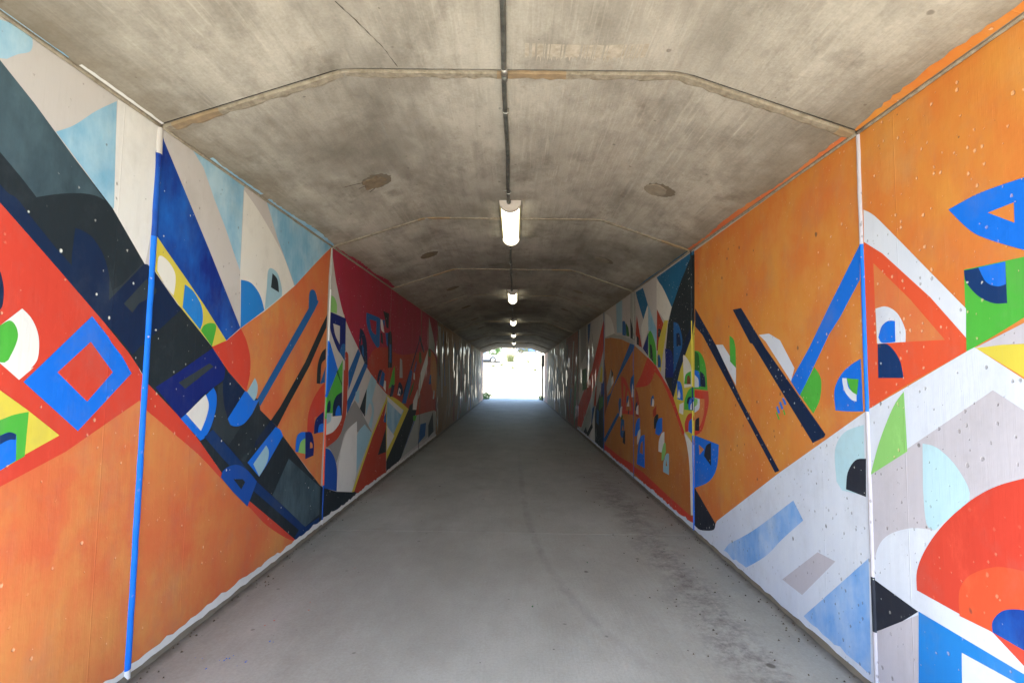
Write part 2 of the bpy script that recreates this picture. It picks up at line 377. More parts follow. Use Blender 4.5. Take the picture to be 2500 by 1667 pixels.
# ------------------------------------------------------------------ mural: outlines in metres on each wall (distance along it, height)
MURAL = """L greige 0,0 14.64,0 14.64,9 0,9
L white 2.226,2.718 2.529,2.752 2.504,2.722 2.489,2.473 2.482,2.155 2.457,1.999 2.236,2.212 2.231,2.471
L sky 1.936,2.421 ~2.015,2.489 ~2.115,2.604 2.221,2.708 2.245,2.215 ~2.218,2.216 ~2.094,2.312
L sky 1.653,2.705 1.696,2.713 ~1.765,2.735 ~1.812,2.726 ~1.812,2.674 ~1.766,2.63 1.729,2.588 1.707,2.577 1.664,2.563
L orange 1.572,0.966 1.783,1.043 1.827,1.052 2.083,1.137 2.476,1.327 2.522,1.292 2.517,1.282 ~2.75,1.13 ~2.982,0.976 3.148,0.848 3.2,0.819 4.442,-0 4.635,-0.468 1.941,-0.297
L red 1.612,2.172 1.718,2.088 1.747,2.065 1.855,1.982 1.982,1.884 2.176,1.735 2.236,1.684 2.384,1.561 2.457,1.488 2.463,1.477 2.523,1.41 2.788,1.216 2.966,1.069 3.207,0.842 3.557,0.582 3.999,0.294 4.442,-0 ~4.147,0.145 ~3.822,0.339 3.606,0.505 3.148,0.848 ~2.982,0.976 ~2.75,1.13 2.517,1.282 2.522,1.292 2.476,1.327 2.083,1.137 1.827,1.052 1.783,1.043 1.572,0.966
L charcoal 1.598,2.344 1.661,2.6 1.708,2.568 1.845,2.483 2.021,2.356 2.236,2.212 2.457,1.999 2.483,1.948 2.736,1.824 2.888,1.726 3.04,1.625 3.155,1.533 3.238,1.469 3.438,1.347 3.634,1.274 3.663,1.199 3.824,1.111 3.929,1.053 4.043,0.967 4.305,0.784 4.566,0.598 4.919,0.376 5.087,0.331 5.12,0.001 4.915,0.022 4.442,-0 3.999,0.294 3.557,0.582 3.207,0.842 2.966,1.069 2.788,1.216 2.523,1.41 2.457,1.488 2.384,1.561 2.236,1.684 2.176,1.735 1.982,1.884 1.855,1.982 1.747,2.065 1.718,2.088 1.612,2.172
L slate 1.66,2.608 1.708,2.568 1.845,2.483 2.021,2.356 2.192,2.232 ~2.145,2.235 ~2.079,2.222 ~1.979,2.184 1.877,2.133 ~1.817,2.182 1.733,2.244 1.684,2.3 1.516,2.429 1.495,2.702
L navy 1.607,2.237 1.713,2.152 1.742,2.13 ~1.771,2.11 ~1.806,2.1 1.854,2.057 1.976,1.957 2.05,1.906 2.046,1.937 2.053,2.066 ~2.13,2.054 ~2.197,1.996 ~2.231,1.932 ~2.253,1.859 2.251,1.791 2.44,2 2.471,2.004 2.523,1.981 2.743,1.812 2.449,1.584 2.411,1.549 ~2.315,1.631 2.236,1.684 1.982,1.884 1.855,1.982 1.747,2.065 1.718,2.088 1.612,2.172
L gunmetal 2.244,1.899 2.264,1.837 2.318,1.874 2.436,2.001 2.445,1.997 2.251,1.791
L gunmetal 2.337,1.787 2.472,1.931 2.544,1.891 ~2.533,1.862 2.431,1.8 2.393,1.751
L navy 1.637,1.849 1.748,1.829 1.767,1.819 ~1.782,1.765 ~1.783,1.703 1.769,1.678 1.657,1.589
L white 1.659,1.567 1.764,1.621 1.781,1.63 1.855,1.7 ~1.893,1.668 ~1.923,1.616 ~1.933,1.561 ~1.929,1.51 1.905,1.475 ~1.915,1.479 1.864,1.434 1.792,1.493 1.76,1.516 1.645,1.576
L green 1.658,1.572 1.764,1.617 1.781,1.63 ~1.81,1.65 ~1.833,1.637 ~1.847,1.6 ~1.839,1.556 1.819,1.507 1.806,1.497 1.792,1.497 1.773,1.51 1.66,1.546
L yellow 1.652,1.49 1.768,1.416 1.8,1.396 1.907,1.319 2.048,1.208 1.907,1.152 1.88,1.136 1.822,1.111 1.793,1.101 1.685,1.058
L green 1.668,1.274 1.778,1.286 ~1.808,1.292 ~1.854,1.306 1.911,1.313 1.908,1.147 1.88,1.136 1.793,1.101 1.685,1.058
L blue 1.677,1.159 1.783,1.224 ~1.812,1.236 ~1.843,1.244 1.869,1.233 1.875,1.137 1.822,1.111 1.793,1.101 1.685,1.058
L navyb 1.677,1.159 1.783,1.232 ~1.812,1.236 ~1.843,1.244 1.869,1.233 1.868,1.213 ~1.845,1.216 ~1.815,1.205 1.786,1.186 1.681,1.116
L blue 2.165,1.708 2.263,1.621 2.28,1.599 2.349,1.537 2.411,1.46 2.133,1.216 1.881,1.426
L red 2.167,1.596 2.297,1.465 2.169,1.338 2.019,1.463
L orange 3.04,1.625 3.194,1.672 3.351,1.764 3.655,1.923 3.953,2.087 4.141,2.194 4.526,2.46 4.926,2.721 4.886,2.427 4.882,2.053 4.912,1.257 4.878,0.392 4.305,0.784 4.043,0.967 3.929,1.053 3.824,1.111 3.663,1.199 3.634,1.274 3.438,1.347 3.238,1.469
L red 3.04,1.625 3.194,1.672 3.351,1.764 ~3.427,1.69 ~3.489,1.574 ~3.495,1.454 3.458,1.341 3.238,1.469
L royal 2.51,2.713 2.536,2.669 2.728,2.46 2.971,2.194 3.175,1.962 3.346,1.768 3.189,1.672 2.935,1.872 2.748,2.004 2.582,2.12 2.514,2.17 2.48,2.583
L yellow 2.514,2.17 2.582,2.12 2.748,2.004 2.935,1.872 3.189,1.672 3.053,1.627 3.04,1.627 2.888,1.726 2.736,1.824 2.737,1.822 2.522,1.988
L cream 2.541,1.985 ~2.549,2.065 ~2.613,2.056 ~2.673,2.006 ~2.684,1.944 2.674,1.878 2.604,1.922
L azure 2.761,1.956 ~2.841,1.927 ~2.919,1.855 ~2.938,1.772 2.918,1.716 2.753,1.825
L green 2.926,1.711 ~2.952,1.746 ~3.02,1.767 ~3.073,1.748 3.04,1.625
L sky 2.762,2.726 3.012,2.744 3.318,2.746 3.304,2.695 3.307,2.145 3.114,2.384 2.987,2.521 2.867,2.668
L cream 3.312,2.698 ~3.561,2.597 ~3.905,2.4 4.129,2.188 3.935,2.075 3.655,1.918 3.346,1.768 3.307,2.145
L sky 3.595,2.747 4.169,2.792 4.994,2.765 4.747,2.615 4.141,2.194 3.924,2.396 3.804,2.504 3.669,2.665
L azure 3.323,2.089 ~3.456,2.091 ~3.582,2.027 3.654,1.926 3.346,1.765
L lblue 3.655,1.923 ~3.672,2.09 ~3.691,2.241 ~3.829,2.237 ~3.911,2.132 3.917,2.072
L charcoal 3.75,2.221 ~3.834,2.187 3.867,2.094 3.736,2.11
L denim 3.612,1.283 4.435,2.046 4.433,2.164 ~4.462,2.212 ~4.549,2.223 ~4.617,2.152 ~4.566,2.044 3.655,1.226
L charcoal 4.883,2.045 4.73,1.9 4.406,1.565 3.968,1.202 3.824,1.109 3.935,1.05 4.131,1.224 4.51,1.539 4.867,1.913
L navy 3.238,1.469 3.438,1.347 3.242,1.168 ~3.195,1.266 ~3.169,1.365 ~3.189,1.434
L lblue 3.469,1.336 3.565,1.432 ~3.609,1.376 ~3.602,1.309 3.569,1.268
L blue 3.438,1.342 3.469,1.336 3.558,1.272 3.634,1.274 3.545,1.179 ~3.448,1.123 ~3.352,1.112 ~3.268,1.135 3.242,1.168
L nblue 2.579,1.389 2.747,1.467 3.049,1.616 3.155,1.533 3.193,1.484 ~3.181,1.424 3.101,1.386 2.981,1.333 2.833,1.234 2.788,1.212
L gunmetal 2.755,1.411 3.025,1.522 3.067,1.504 2.814,1.375
L blue 2.788,1.212 2.833,1.234 3.078,1.375 ~3.114,1.328 ~3.114,1.241 ~3.074,1.14 ~3.018,1.081 2.974,1.068
L white 2.833,1.234 3.003,1.337 ~3.039,1.275 ~3.022,1.201 2.976,1.124
L gunmetal 3.117,1.386 3.174,1.405 ~3.181,1.325 ~3.216,1.225 ~3.296,1.117 3.41,1.106 3.271,0.999 3.075,1.13 ~3.121,1.251
L navyb 3.009,1.086 3.092,1.119 3.39,0.9 3.654,0.691 4.546,0.108 4.906,0.105 4.915,0.022 4.442,-0 4.326,0.083 4.415,0.121 3.615,0.633 3.207,0.93
L slate 4.159,0.769 4.88,0.377 4.903,0.135 4.546,0.108 3.901,0.533
L navy 3.588,0.934 3.929,1.051 3.824,1.109 3.616,0.985
L gunmetal 3.567,0.937 3.627,0.984 3.472,0.855 3.43,0.883
L blue 3.513,0.848 3.904,1.053 ~3.984,1.023 4.037,0.968 3.782,0.779 3.684,0.718
L lblue 3.592,0.824 3.768,0.931 ~3.813,0.878 ~3.792,0.8 3.684,0.72
L cobalt 3.201,0.809 3.215,0.845 ~3.283,0.863 ~3.394,0.853 ~3.518,0.794 3.654,0.691 3.54,0.543 3.353,0.682
L charcoal 3.345,0.77 3.462,0.746 3.494,0.719 3.448,0.681
L red 4.505,0.953 ~4.517,1.105 ~4.61,1.226 ~4.748,1.322 4.88,1.379 4.891,1.061 4.662,1.065 ~4.64,0.924
L blue 4.279,0.808 ~4.292,0.924 ~4.367,0.958 4.465,0.951 4.483,0.757
L lgreen 4.335,0.793 ~4.375,0.874 4.47,0.896 4.483,0.757
L nblue 4.465,0.951 ~4.604,0.928 ~4.668,0.821 4.667,0.714 4.488,0.711
L orange 4.582,0.791 ~4.584,0.846 ~4.631,0.826 4.646,0.789
L nblue 4.659,0.911 ~4.683,1.034 ~4.848,1.095 4.879,1.1 4.886,0.911
L blue 4.751,0.912 ~4.782,0.982 4.89,0.986 4.887,0.904
L charcoal 4.679,1.375 ~4.689,1.543 ~4.772,1.664 4.875,1.711 4.877,1.607 ~4.783,1.56 ~4.772,1.47 4.763,1.369
L denim 4.763,1.369 4.885,1.531 4.88,1.379
L crimson 4.942,2.741 7.447,2.786 10.813,2.758 12.527,2.794 12.8,0.988 12.164,0.598 9.517,0.696 8.799,0.861 7.262,1.181 6.722,1.354 6.297,1.531 ~6.022,1.694 ~5.425,2.045 ~5.136,2.35 ~4.991,2.602
L rred 6.247,1.586 ~6.55,1.783 ~7.186,1.845 ~8.276,1.784 10.918,2.004 12.34,1.69 11.686,0.632 9.517,0.696 8.799,0.861 7.262,1.181 6.722,1.354 6.297,1.531
L lgreen 4.926,2.246 ~5.057,2.24 ~5.138,2.177 5.147,2.085 4.943,2.081
L nblue 4.943,2.081 5.429,2.066 5.448,1.716 ~5.266,1.685 ~5.038,1.844 ~4.954,1.962
L greige 5.054,1.973 5.253,1.966 5.263,1.773 ~5.125,1.861
L denim 5.265,1.691 ~5.336,1.778 5.441,1.784 5.437,1.602
L blue 4.929,1.794 4.987,1.777 5.237,1.509 4.97,1.241 4.888,1.245 4.926,1.273
L green 5.375,1.617 5.237,1.504 4.97,1.241 4.91,1.026 5.118,1.045 ~5.192,1.194 5.388,1.268 5.389,1.256
L dgreen 5.237,1.504 5.382,1.332 5.379,1.363 5.193,1.484
L navy 5.134,1.033 ~5.136,1.155 ~5.218,1.236 5.388,1.271 5.407,1.022
L blue 5.208,1.033 ~5.218,1.085 ~5.29,1.135 5.357,1.098 5.381,1.024
L navy 4.959,1.083 ~4.978,1.164 ~5.045,1.201 ~5.066,1.127 5.042,1.082
L white 4.945,1.079 5.116,1.066 5.09,1.032 5.365,1.02 5.413,1.022 ~5.387,0.963 ~5.223,0.881 4.972,0.866
L lblue 4.951,1.074 5.081,1.069 ~5.08,0.991 4.97,0.97
L rred 5.443,1.699 ~5.501,1.702 ~5.554,1.629 5.575,1.259 5.548,1.349 5.559,1.142 ~5.518,0.974 ~5.384,0.831 ~5.176,0.76 4.979,0.743 4.967,0.864 ~5.164,0.877 ~5.341,0.945 ~5.412,1.038 5.424,1.239 5.412,1.52 5.447,1.5
L denim 5.885,1.762 5.988,1.705 5.59,1.282 5.568,1.49
L denim 6.165,1.616 6.284,1.567 5.565,1.015 5.557,1.165
L lblue 6.466,1.459 6.721,1.368 6.526,1.128 ~6.638,0.986 6.543,0.751 6.397,0.819 ~6.544,0.966 ~6.436,1.093 6.271,0.947 6.281,1.27
L lblue 5.849,1.258 5.984,1.278 5.98,1.13 5.941,1.12 5.82,1.169
L charcoal 6.279,1.283 6.242,0.937 6.02,1.054
L grey 5.821,1.163 6.029,1.047 6.546,0.724 ~6.434,0.684 5.917,0.794 5.924,0.914 ~5.549,0.835 ~5.4,0.675 5.288,0.54 ~5.094,0.708 4.979,0.74 ~5.354,0.812 ~5.548,1.017
L lblue 6.239,0.847 6.573,0.694 5.969,0.302 5.909,0.686 ~5.997,0.785
L white 5.924,0.914 5.947,0.693 5.969,0.302 5.837,0.116 5.318,0.245 ~5.331,0.425 ~5.403,0.652 ~5.584,0.831
L cobalt 4.952,0.739 ~5.095,0.698 ~5.255,0.567 ~5.315,0.428 5.318,0.245 4.936,0.362 4.944,0.55
L charcoal 4.867,0.396 4.963,0.355 5.319,0.239 5.837,0.116 6.031,0.09 ~5.958,0.04 5.599,0.024 4.956,0.024 4.865,0.026
L navyb 4.964,0.071 5.596,0.047 5.601,0.007 4.957,0.014
L yellow 7.294,1.165 7.278,1.046 5.913,0.104 5.818,0.12 6.573,0.694 7.267,1.144
L rred 7.274,1.076 7.132,0.805 7.279,0.777 7.352,0.036 6.075,0.043 5.905,0.11 6.579,0.64
L charcoal 7.276,0.702 7.316,0.347 6.883,0.371
L denim 7.29,0.94 7.154,0.862 7.145,0.789 7.31,0.766
L yellow 7.264,1.169 ~7.918,1.075 8.816,0.86 7.356,0.212 7.283,0.642
L sky 7.301,1.105 8.427,0.86 7.711,0.531 7.312,0.743
L white 7.314,0.728 7.812,0.519 7.358,0.349
L white 7.296,1.147 8.387,0.872 8.241,0.806 7.303,1.087
L charcoal 8.878,0.92 9.433,0.965 ~9.463,0.729 8.326,0.102 8.005,0.049 7.361,0.057 7.344,0.209 8.8,0.852
L denim 9.33,0.625 9.481,0.592 8.479,0.112 8.363,0.113
L lgrey 9.517,0.696 11.684,0.644 12.223,0.193 11.679,0.154 8.327,0.094 9.381,0.601
L denim 9.965,0.487 10.612,0.457 10.524,0.196 9.744,0.13
L charcoal 11.464,0.624 11.603,0.162 10.915,0.105 10.878,0.376
L green 9.223,0.71 9.568,0.692 9.431,0.597 9.234,0.624
L denim 6.169,2.224 ~6.702,2.227 6.819,2.212 6.822,1.854 ~6.696,1.819 ~6.39,1.936 ~6.192,2.09
L crimson 6.32,2.156 6.632,2.163 6.627,1.981 ~6.428,2.019
L white 6.825,2.212 6.917,2.215 ~6.98,2.141 7.048,2.044 ~6.878,2.074
L denim 6.917,2.208 7.055,2.23 7.051,2.119
L charcoal 6.946,2.343 7.278,2.347 7.274,2.124 7.154,2.128 7.053,2.252
L charcoal 6.856,2.028 ~6.939,2.021 7.021,1.88 6.87,1.9
L denim 7.105,2.049 7.281,2.064 7.305,1.852 7.181,1.89
L charcoal 7.251,2.061 ~7.467,2.064 7.557,1.566 7.309,1.555
L denim 7.348,1.9 7.454,1.907 7.486,1.628 7.391,1.641
L navy 5.927,2.006 ~6.075,1.976 ~6.219,1.845 6.283,1.573 6.158,1.596 6.022,1.694 5.912,1.776
L denim 6.029,1.82 6.095,1.786 6.13,1.66 6.041,1.707
L crimson 5.999,1.906 6.049,1.821 5.969,1.804
L navy 6.744,1.386 ~6.834,1.513 6.995,1.521 6.802,1.329
L denim 6.996,1.514 7.142,1.471 7.078,1.28 6.855,1.328
L white 7.124,1.378 7.212,1.362 7.212,1.213 7.078,1.276
L green 7.595,1.52 7.718,1.601 7.739,1.312 7.559,1.28 7.374,1.253
L lgrey 8.056,1.725 8.209,1.696 8.283,1.405 8.057,1.407
L navy 7.555,1.311 7.755,1.291 7.64,1.136 7.45,1.128
L navy 7.908,1.157 ~8.029,1.336 ~8.26,1.281 8.352,1.158 8.131,1.099
L white 8.039,1.252 8.154,1.216 8.129,1.116 7.945,1.14
L denim 8.08,1.218 8.14,1.149 8.022,1.153
L navy 9.66,2.237 9.597,2.106 8.391,1.195 8.28,0.993 8.338,0.99 8.983,1.549 9.652,2.09
L navy 9.66,2.237 10.24,1.904 10.076,1.907 9.617,2.158
L dgreen 9.651,1.898 9.842,1.886 9.948,1.715 9.817,1.66 9.648,1.717
L denim 8.892,1.557 9.057,1.512 8.928,1.271 8.58,0.968 8.28,0.993
L dgreen 9.267,1.35 9.144,1.191 8.826,1.027 8.781,1.047 9.021,1.25
L denim 9.391,1.719 9.448,1.672 9.271,1.504 9.197,1.523
L white 9.175,1.503 9.275,1.475 9.29,1.36 9.167,1.38
L white 10.631,1.988 10.64,1.689 9.69,0.995 9.682,1.256 9.841,1.477
L white 9.587,1.188 9.635,1.018 9.51,0.8 9.168,0.824 9.195,0.981
L lgrey 10.649,2.69 ~11.046,2.464 ~11.478,2.179 11.611,1.925 ~11.308,1.977 ~10.922,2.02 10.684,2.008
L dgreen 10.662,2 10.857,2.022 11.076,1.917 11.019,1.835 10.748,1.848
L amber 10.998,1.983 ~11.594,1.867 ~11.869,1.58 11.923,1.21 11.731,0.911 11.257,1.131 11.003,1.457
L denim 10.935,1.457 11.106,1.457 11.1,1.25 10.83,1.255
L charcoal 12.075,2.401 ~12.742,2.054 ~12.366,2.165 12.093,2.276
L white 11.514,1.111 11.63,1.084 11.581,0.906 11.395,0.915
L rust 12.149,2.471 13.253,2.494 14.702,2.5 14.701,1.764 ~13.392,1.597 13.063,0.557 11.77,0.645 12.048,1.457 12.308,1.969
R greige 0,0 13.664,0 13.664,9 0,9
R amber 4.855,2.7 4.875,2.703 2.506,2.733 1.664,2.744 1.348,3.012 1.498,0.369 5.102,-0.509 5.086,-0.012
R whiteR 4.902,0.022 4.469,0.162 4.394,0.253 3.356,0.856 2.494,1.33 1.912,1.603 1.71,1.468 1.46,1.048 1.547,-0.495 2.556,-0.839 5.09,-0.12
R lav 2.494,1.018 1.846,1.442 1.716,1.364 1.465,0.954 1.481,0.674 1.727,1.155 1.957,1.021 2.093,0.895 2.127,0.859 ~2.257,0.829 ~2.391,0.759 ~2.466,0.673 2.511,0.533 2.509,0.722
R yellow 1.912,1.603 1.803,1.605 1.703,1.603 1.428,1.611 1.46,1.048 1.71,1.476
R lav 1.912,1.598 1.723,1.674 1.41,1.93 1.428,1.615 1.703,1.604 1.803,1.605
R green 1.939,1.905 1.686,1.901 1.408,1.962 1.413,1.867 1.697,1.706 ~1.744,1.681 ~1.826,1.641 1.912,1.601 1.944,1.588
R navyb 1.939,1.902 1.774,1.9 1.775,1.751 ~1.829,1.759 ~1.888,1.797 ~1.932,1.856
R blue 1.878,1.901 1.774,1.9 1.776,1.819 ~1.809,1.817 ~1.85,1.841
R blue 1.995,2.162 ~1.859,2.18 1.695,2.174 1.425,2.099 1.442,1.81 1.709,1.926 ~1.816,1.986 ~1.902,2.048
R amber 1.829,2.095 1.732,2.1 1.734,2.028
R whiteR 2.48,2.324 ~2.402,2.265 2.255,2.105 1.937,1.753 1.943,1.641 2.099,1.821 2.367,2.076 2.485,2.161
R vermil 2.485,2.161 2.367,2.076 2.099,1.821 1.943,1.641 1.948,1.586 2.269,1.444 2.482,1.336 2.487,1.477 2.488,1.926
R orange 2.424,2.04 2.206,1.828 2.038,1.639 2.425,1.65
R whiteR 2.418,1.647 2.421,1.817 ~2.352,1.818 ~2.285,1.778 ~2.243,1.703 2.243,1.644
R blue 2.409,1.676 ~2.385,1.727 ~2.341,1.749 2.3,1.744 2.302,1.648 2.326,1.647 ~2.389,1.651 2.409,1.679
R navyb 2.415,1.645 ~2.347,1.638 ~2.283,1.569 2.261,1.484 2.419,1.483
R blue 2.517,2.158 2.526,1.978 2.691,1.805 2.79,1.72 3.089,1.37 3.189,1.46 2.983,1.655 2.762,1.899
R green 3.088,1.377 2.933,1.544 ~2.873,1.474 ~2.888,1.36 2.956,1.273
R whiteR 3.588,1.783 3.447,1.781 3.304,1.725 3.142,1.54 3.184,1.457 3.495,1.73
R navy 4.011,2.019 3.861,2.013 3.497,1.683 2.846,1.167 2.857,1.15 2.969,1.102 3.691,1.727 3.725,1.733
R whiteR 4.373,1.76 4.214,1.751 3.967,1.569 3.974,1.412
R green 4.077,1.818 ~4,1.777 3.97,1.708 3.968,1.552 4.076,1.607
R navy 4.845,2.143 4.34,1.743 3.87,1.296 3.347,0.872 3.404,0.85 4.669,1.871 4.85,1.966
R blue 3.371,1.285 3.351,1.294 3.322,1.252 3.342,1.242
R blue 3.333,1.317 3.311,1.325 3.28,1.281 3.302,1.271
R blue 3.294,1.345 3.272,1.353 3.242,1.312 3.263,1.302
R green 3.376,1.248 3.361,1.254 3.327,1.209 3.341,1.202
R green 3.286,1.269 3.272,1.276 3.255,1.243 3.271,1.239
R blue 2.752,1.306 ~2.756,1.414 ~2.696,1.499 ~2.614,1.55 2.538,1.579 2.534,1.316 ~2.643,1.308
R whiteR 2.688,1.481 ~2.673,1.417 ~2.623,1.372 2.581,1.363 2.579,1.397 ~2.637,1.429 2.652,1.481
R green 2.652,1.481 2.559,1.476 2.574,1.397 ~2.621,1.418
R ice 2.717,0.888 2.761,0.925 ~2.766,1.09 ~2.684,1.195 2.533,1.25 2.539,0.901
R ink 2.684,0.901 ~2.667,0.99 ~2.604,1.064 2.525,1.085 2.534,0.897
R lgreen 2.264,1.424 2.258,1.16 2.495,1.012 ~2.426,1.182 ~2.334,1.346
R ice 2.174,1.206 ~2.099,1.198 ~2.009,1.133 ~1.962,1.025 2.093,0.895 2.127,0.859 ~2.171,0.873 2.182,1.008
R psky 4.31,0.01 4.153,0.143 ~3.729,0.376 3.191,0.72 3.087,0.628 ~3.333,0.439 ~3.573,0.243 3.979,-0.008
R lav 3.344,0.183 2.95,0.489 2.791,0.495 3.119,0.181
R psky 3.175,0.001 2.53,0.604 2.546,-0.33 2.643,-0.083 2.855,-0.071
R ink 2.519,0.519 2.234,0.486 ~2.356,0.378 2.509,0.266
R lav 2.509,0.264 2.235,0.472 2.292,-0.685 2.561,-0.943
R azure 2.232,0.488 1.764,0.484 1.504,0.272 1.511,0.149 1.766,0.443 2.027,0.427 2.064,-0.468 2.292,-0.685
R red 2.236,0.574 ~2.231,0.659 ~2.177,0.771 ~2.082,0.898 ~1.957,1.021 ~1.847,1.099 1.727,1.155 1.46,1.048 1.499,0.365 1.893,0.568
R vermil 2.029,0.563 ~2.024,0.661 ~1.972,0.74 ~1.863,0.81 1.745,0.835 1.499,0.786 1.513,0.547 1.893,0.569
R royal 1.893,0.569 ~1.891,0.608 ~1.855,0.659 ~1.805,0.689 1.752,0.706 1.563,0.628 1.567,0.556
R green 4.873,1.733 ~4.723,1.706 ~4.598,1.585 4.556,1.359 4.885,1.364
R dgreen 4.873,1.727 ~4.764,1.688 4.742,1.539 4.879,1.54
R blue 4.879,1.545 ~4.756,1.52 4.733,1.392 4.773,1.391 4.884,1.379
R navy 4.734,1.534 ~4.626,1.49 4.605,1.386 4.733,1.392
R whiteR 4.88,1.5 ~4.785,1.46 4.774,1.382 4.884,1.379
R red 4.885,1.351 4.544,1.352 ~4.536,1.245 ~4.615,1.099 ~4.721,0.974 4.899,0.914
R orange 4.888,1.275 4.634,1.277 ~4.651,1.153 ~4.746,1.029 4.898,0.954
R whiteR 4.887,1.28 4.751,1.272 ~4.767,1.183 4.892,1.135
R lgreen 4.888,1.275 4.805,1.269 ~4.82,1.219 4.89,1.19
R ink 4.884,0.966 ~4.866,1.067 4.77,1.1 4.774,0.973
R blue 4.903,0.919 4.323,0.907 ~4.377,0.702 ~4.555,0.552 4.919,0.414
R orange 4.788,0.843 4.661,0.82 4.774,0.752
R ink 4.664,0.76 ~4.607,0.858 4.492,0.903 4.499,0.699
R ink 4.919,0.424 4.419,0.224 ~4.469,0.156 ~4.73,0.074 4.932,0.03
R teal 4.855,2.715 6.16,2.702 5.572,2.251 4.945,2.622 4.856,2.674
R cream 6.161,2.676 ~5.901,2.526 5.572,2.251 5.729,2.097 5.849,2.134 6.169,2.312
R teal 7.235,2.697 6.819,2.686 6.556,2.405 6.8,2.238 7.174,2.611
R sky 6.556,2.418 6.175,2.053 6.18,1.86 6.364,2.017 6.512,2.07 6.573,2.076
R rred 6.147,2.303 5.891,2.102 6.136,1.794 6.181,1.796
R charcoal 6.108,2.06 ~5.998,2.038 6.022,1.951 6.123,1.959
R rred 7.178,2.355 6.891,1.873 7.065,1.905 7.245,2.089
R charcoal 7.183,2.054 ~7.063,2.015 7.065,1.912 7.185,1.934
R cream 6.582,2.422 6.563,2.088 6.863,1.865 6.943,2.152
R yellow 5.849,2.134 5.709,2.119 5.921,1.734 6.011,1.526 6.185,1.629 6.089,1.918
R yellow 4.863,2.027 4.924,1.92 ~5.125,1.745 5.36,1.564 5.545,1.234 5.198,0.921 4.945,0.833 4.899,0.914
R charcoal 4.929,2.681 4.842,2.67 4.863,2.027 4.968,1.903 ~5.062,1.784 ~5.256,1.653 5.543,1.297 5.545,1.246 5.846,1.464 5.796,1.813 5.71,2.083 5.572,2.245 5.231,2.498
R green 6.564,2.034 ~6.462,2.066 ~6.317,1.974 ~6.204,1.81 6.209,1.604 6.372,1.673 6.544,1.732
R charcoal 6.49,1.892 ~6.392,1.859 6.338,1.665 6.469,1.716
R nblue 6.563,2.047 6.58,1.747 6.846,1.857
R denim 6.138,1.724 ~6.071,1.746 ~6.007,1.675 6.01,1.588 6.132,1.59
R denim 5.51,2.08 ~5.346,2.035 ~5.233,1.892 5.236,1.783 ~5.357,1.656 5.526,1.512
R navy 5.418,1.945 ~5.315,1.931 5.268,1.807 5.415,1.804
R nblue 5.829,1.803 ~5.604,1.768 5.533,1.661 5.528,1.472 5.805,1.47
R navy 4.863,2.027 4.906,2.031 5.253,1.762 5.538,1.489 5.595,1.416 5.545,1.234 5.292,1.563 4.925,1.899
R cream 5.184,1.366 5.208,1.64 ~5.19,1.705 ~5.037,1.636 ~4.965,1.551 4.941,1.388
R green 5.183,1.404 ~5.133,1.5 4.98,1.536 4.984,1.407
R rust 5.105,1.405 ~5.087,1.479 5.041,1.495 ~4.997,1.459 4.999,1.407
R green 4.884,1.381 ~5.045,1.351 ~5.172,1.241 5.191,1.144 4.892,1.15
R navy 5.111,1.213 ~5.078,1.267 4.988,1.289 5.02,1.197
R blue 5.066,1.194 ~5.018,1.259 4.901,1.285 4.906,1.154 5.052,1.154
R white 5.007,1.157 ~4.991,1.209 4.903,1.244 4.906,1.154
R blue 5.405,1.436 ~5.296,1.421 ~5.233,1.346 5.227,1.233 5.403,1.241
R white 5.403,1.258 5.349,1.348 ~5.307,1.3 5.315,1.251
R white 5.337,1.189 5.205,1.218 5.225,1.089 5.356,1.1
R red 5.166,0.919 ~5.179,1.007 ~5.084,1.1 4.949,1.13 4.894,1.074 5.074,0.935
R blue 5.074,0.935 ~5.056,1.029 4.951,1.08 4.947,0.923
R ambd 9.729,2.201 9.144,2.178 8.244,2.085 7.311,1.927 6.57,1.719 6.186,1.59 5.616,1.315 5.545,1.234 5.199,0.9 ~5.067,0.678 4.981,0.152 4.945,-0.045 9.953,-0.214 9.955,0.393 9.784,1.685
R white 5.183,0.907 4.917,0.822 4.938,0.153 5.025,0.13 ~5.053,0.629
R red 6.57,1.726 6.186,1.603 5.847,1.428 5.544,1.257 5.182,0.912 5.238,0.874 ~5.548,1.143 ~5.929,1.411 6.257,1.536 6.374,1.576 6.572,1.637
R red 6.596,1.727 6.186,1.597 ~6.426,1.417 ~6.682,1.352 7.226,1.318 7.257,1.332 6.898,1.511
R red 9.919,0.164 9.15,0.165 8.262,0.161 7.532,0.195 7.276,0.181 6.922,0.196 6.22,0.165 5.724,0.145 4.939,0.119 4.941,0.054 5.405,0.026 6.223,0.027 7.339,0.088 8.511,-0.017 9.919,0.003
R denim 6.457,1.111 ~6.431,1.205 6.324,1.249 ~6.311,1.185 ~6.433,1.106
R white 6.409,1.101 6.358,1.209 ~6.297,1.172 6.313,1.107
R rred 6.352,1.052 6.197,1.133 6.2,1.012 6.34,0.975
R charcoal 6.31,0.829 ~6.293,0.966 6.155,1.026 6.11,1.019 6.158,0.864
R blue 6.251,0.778 ~6.203,0.898 ~6.089,0.977 5.952,0.995 5.956,0.837 6.094,0.772
R white 6.121,0.582 ~6.096,0.709 ~5.986,0.809 5.87,0.844 5.874,0.702 5.992,0.589
R lgreen 5.994,0.492 ~5.97,0.616 ~5.886,0.713 5.825,0.715 5.816,0.628 5.911,0.517
R lblue 5.935,0.376 ~5.911,0.493 ~5.808,0.599 5.703,0.619 5.71,0.384
R ambd 5.832,0.46 5.798,0.536 5.773,0.47
R blue 7.201,0.245 ~7.119,0.505 ~6.97,0.653 6.759,0.706 6.767,0.266
R ambd 7.032,0.431 ~6.972,0.553 6.859,0.611 6.862,0.429
R blue 7.319,0.626 ~7.266,0.78 ~7.142,0.88 7.012,0.906 7.015,0.719 7.269,0.617
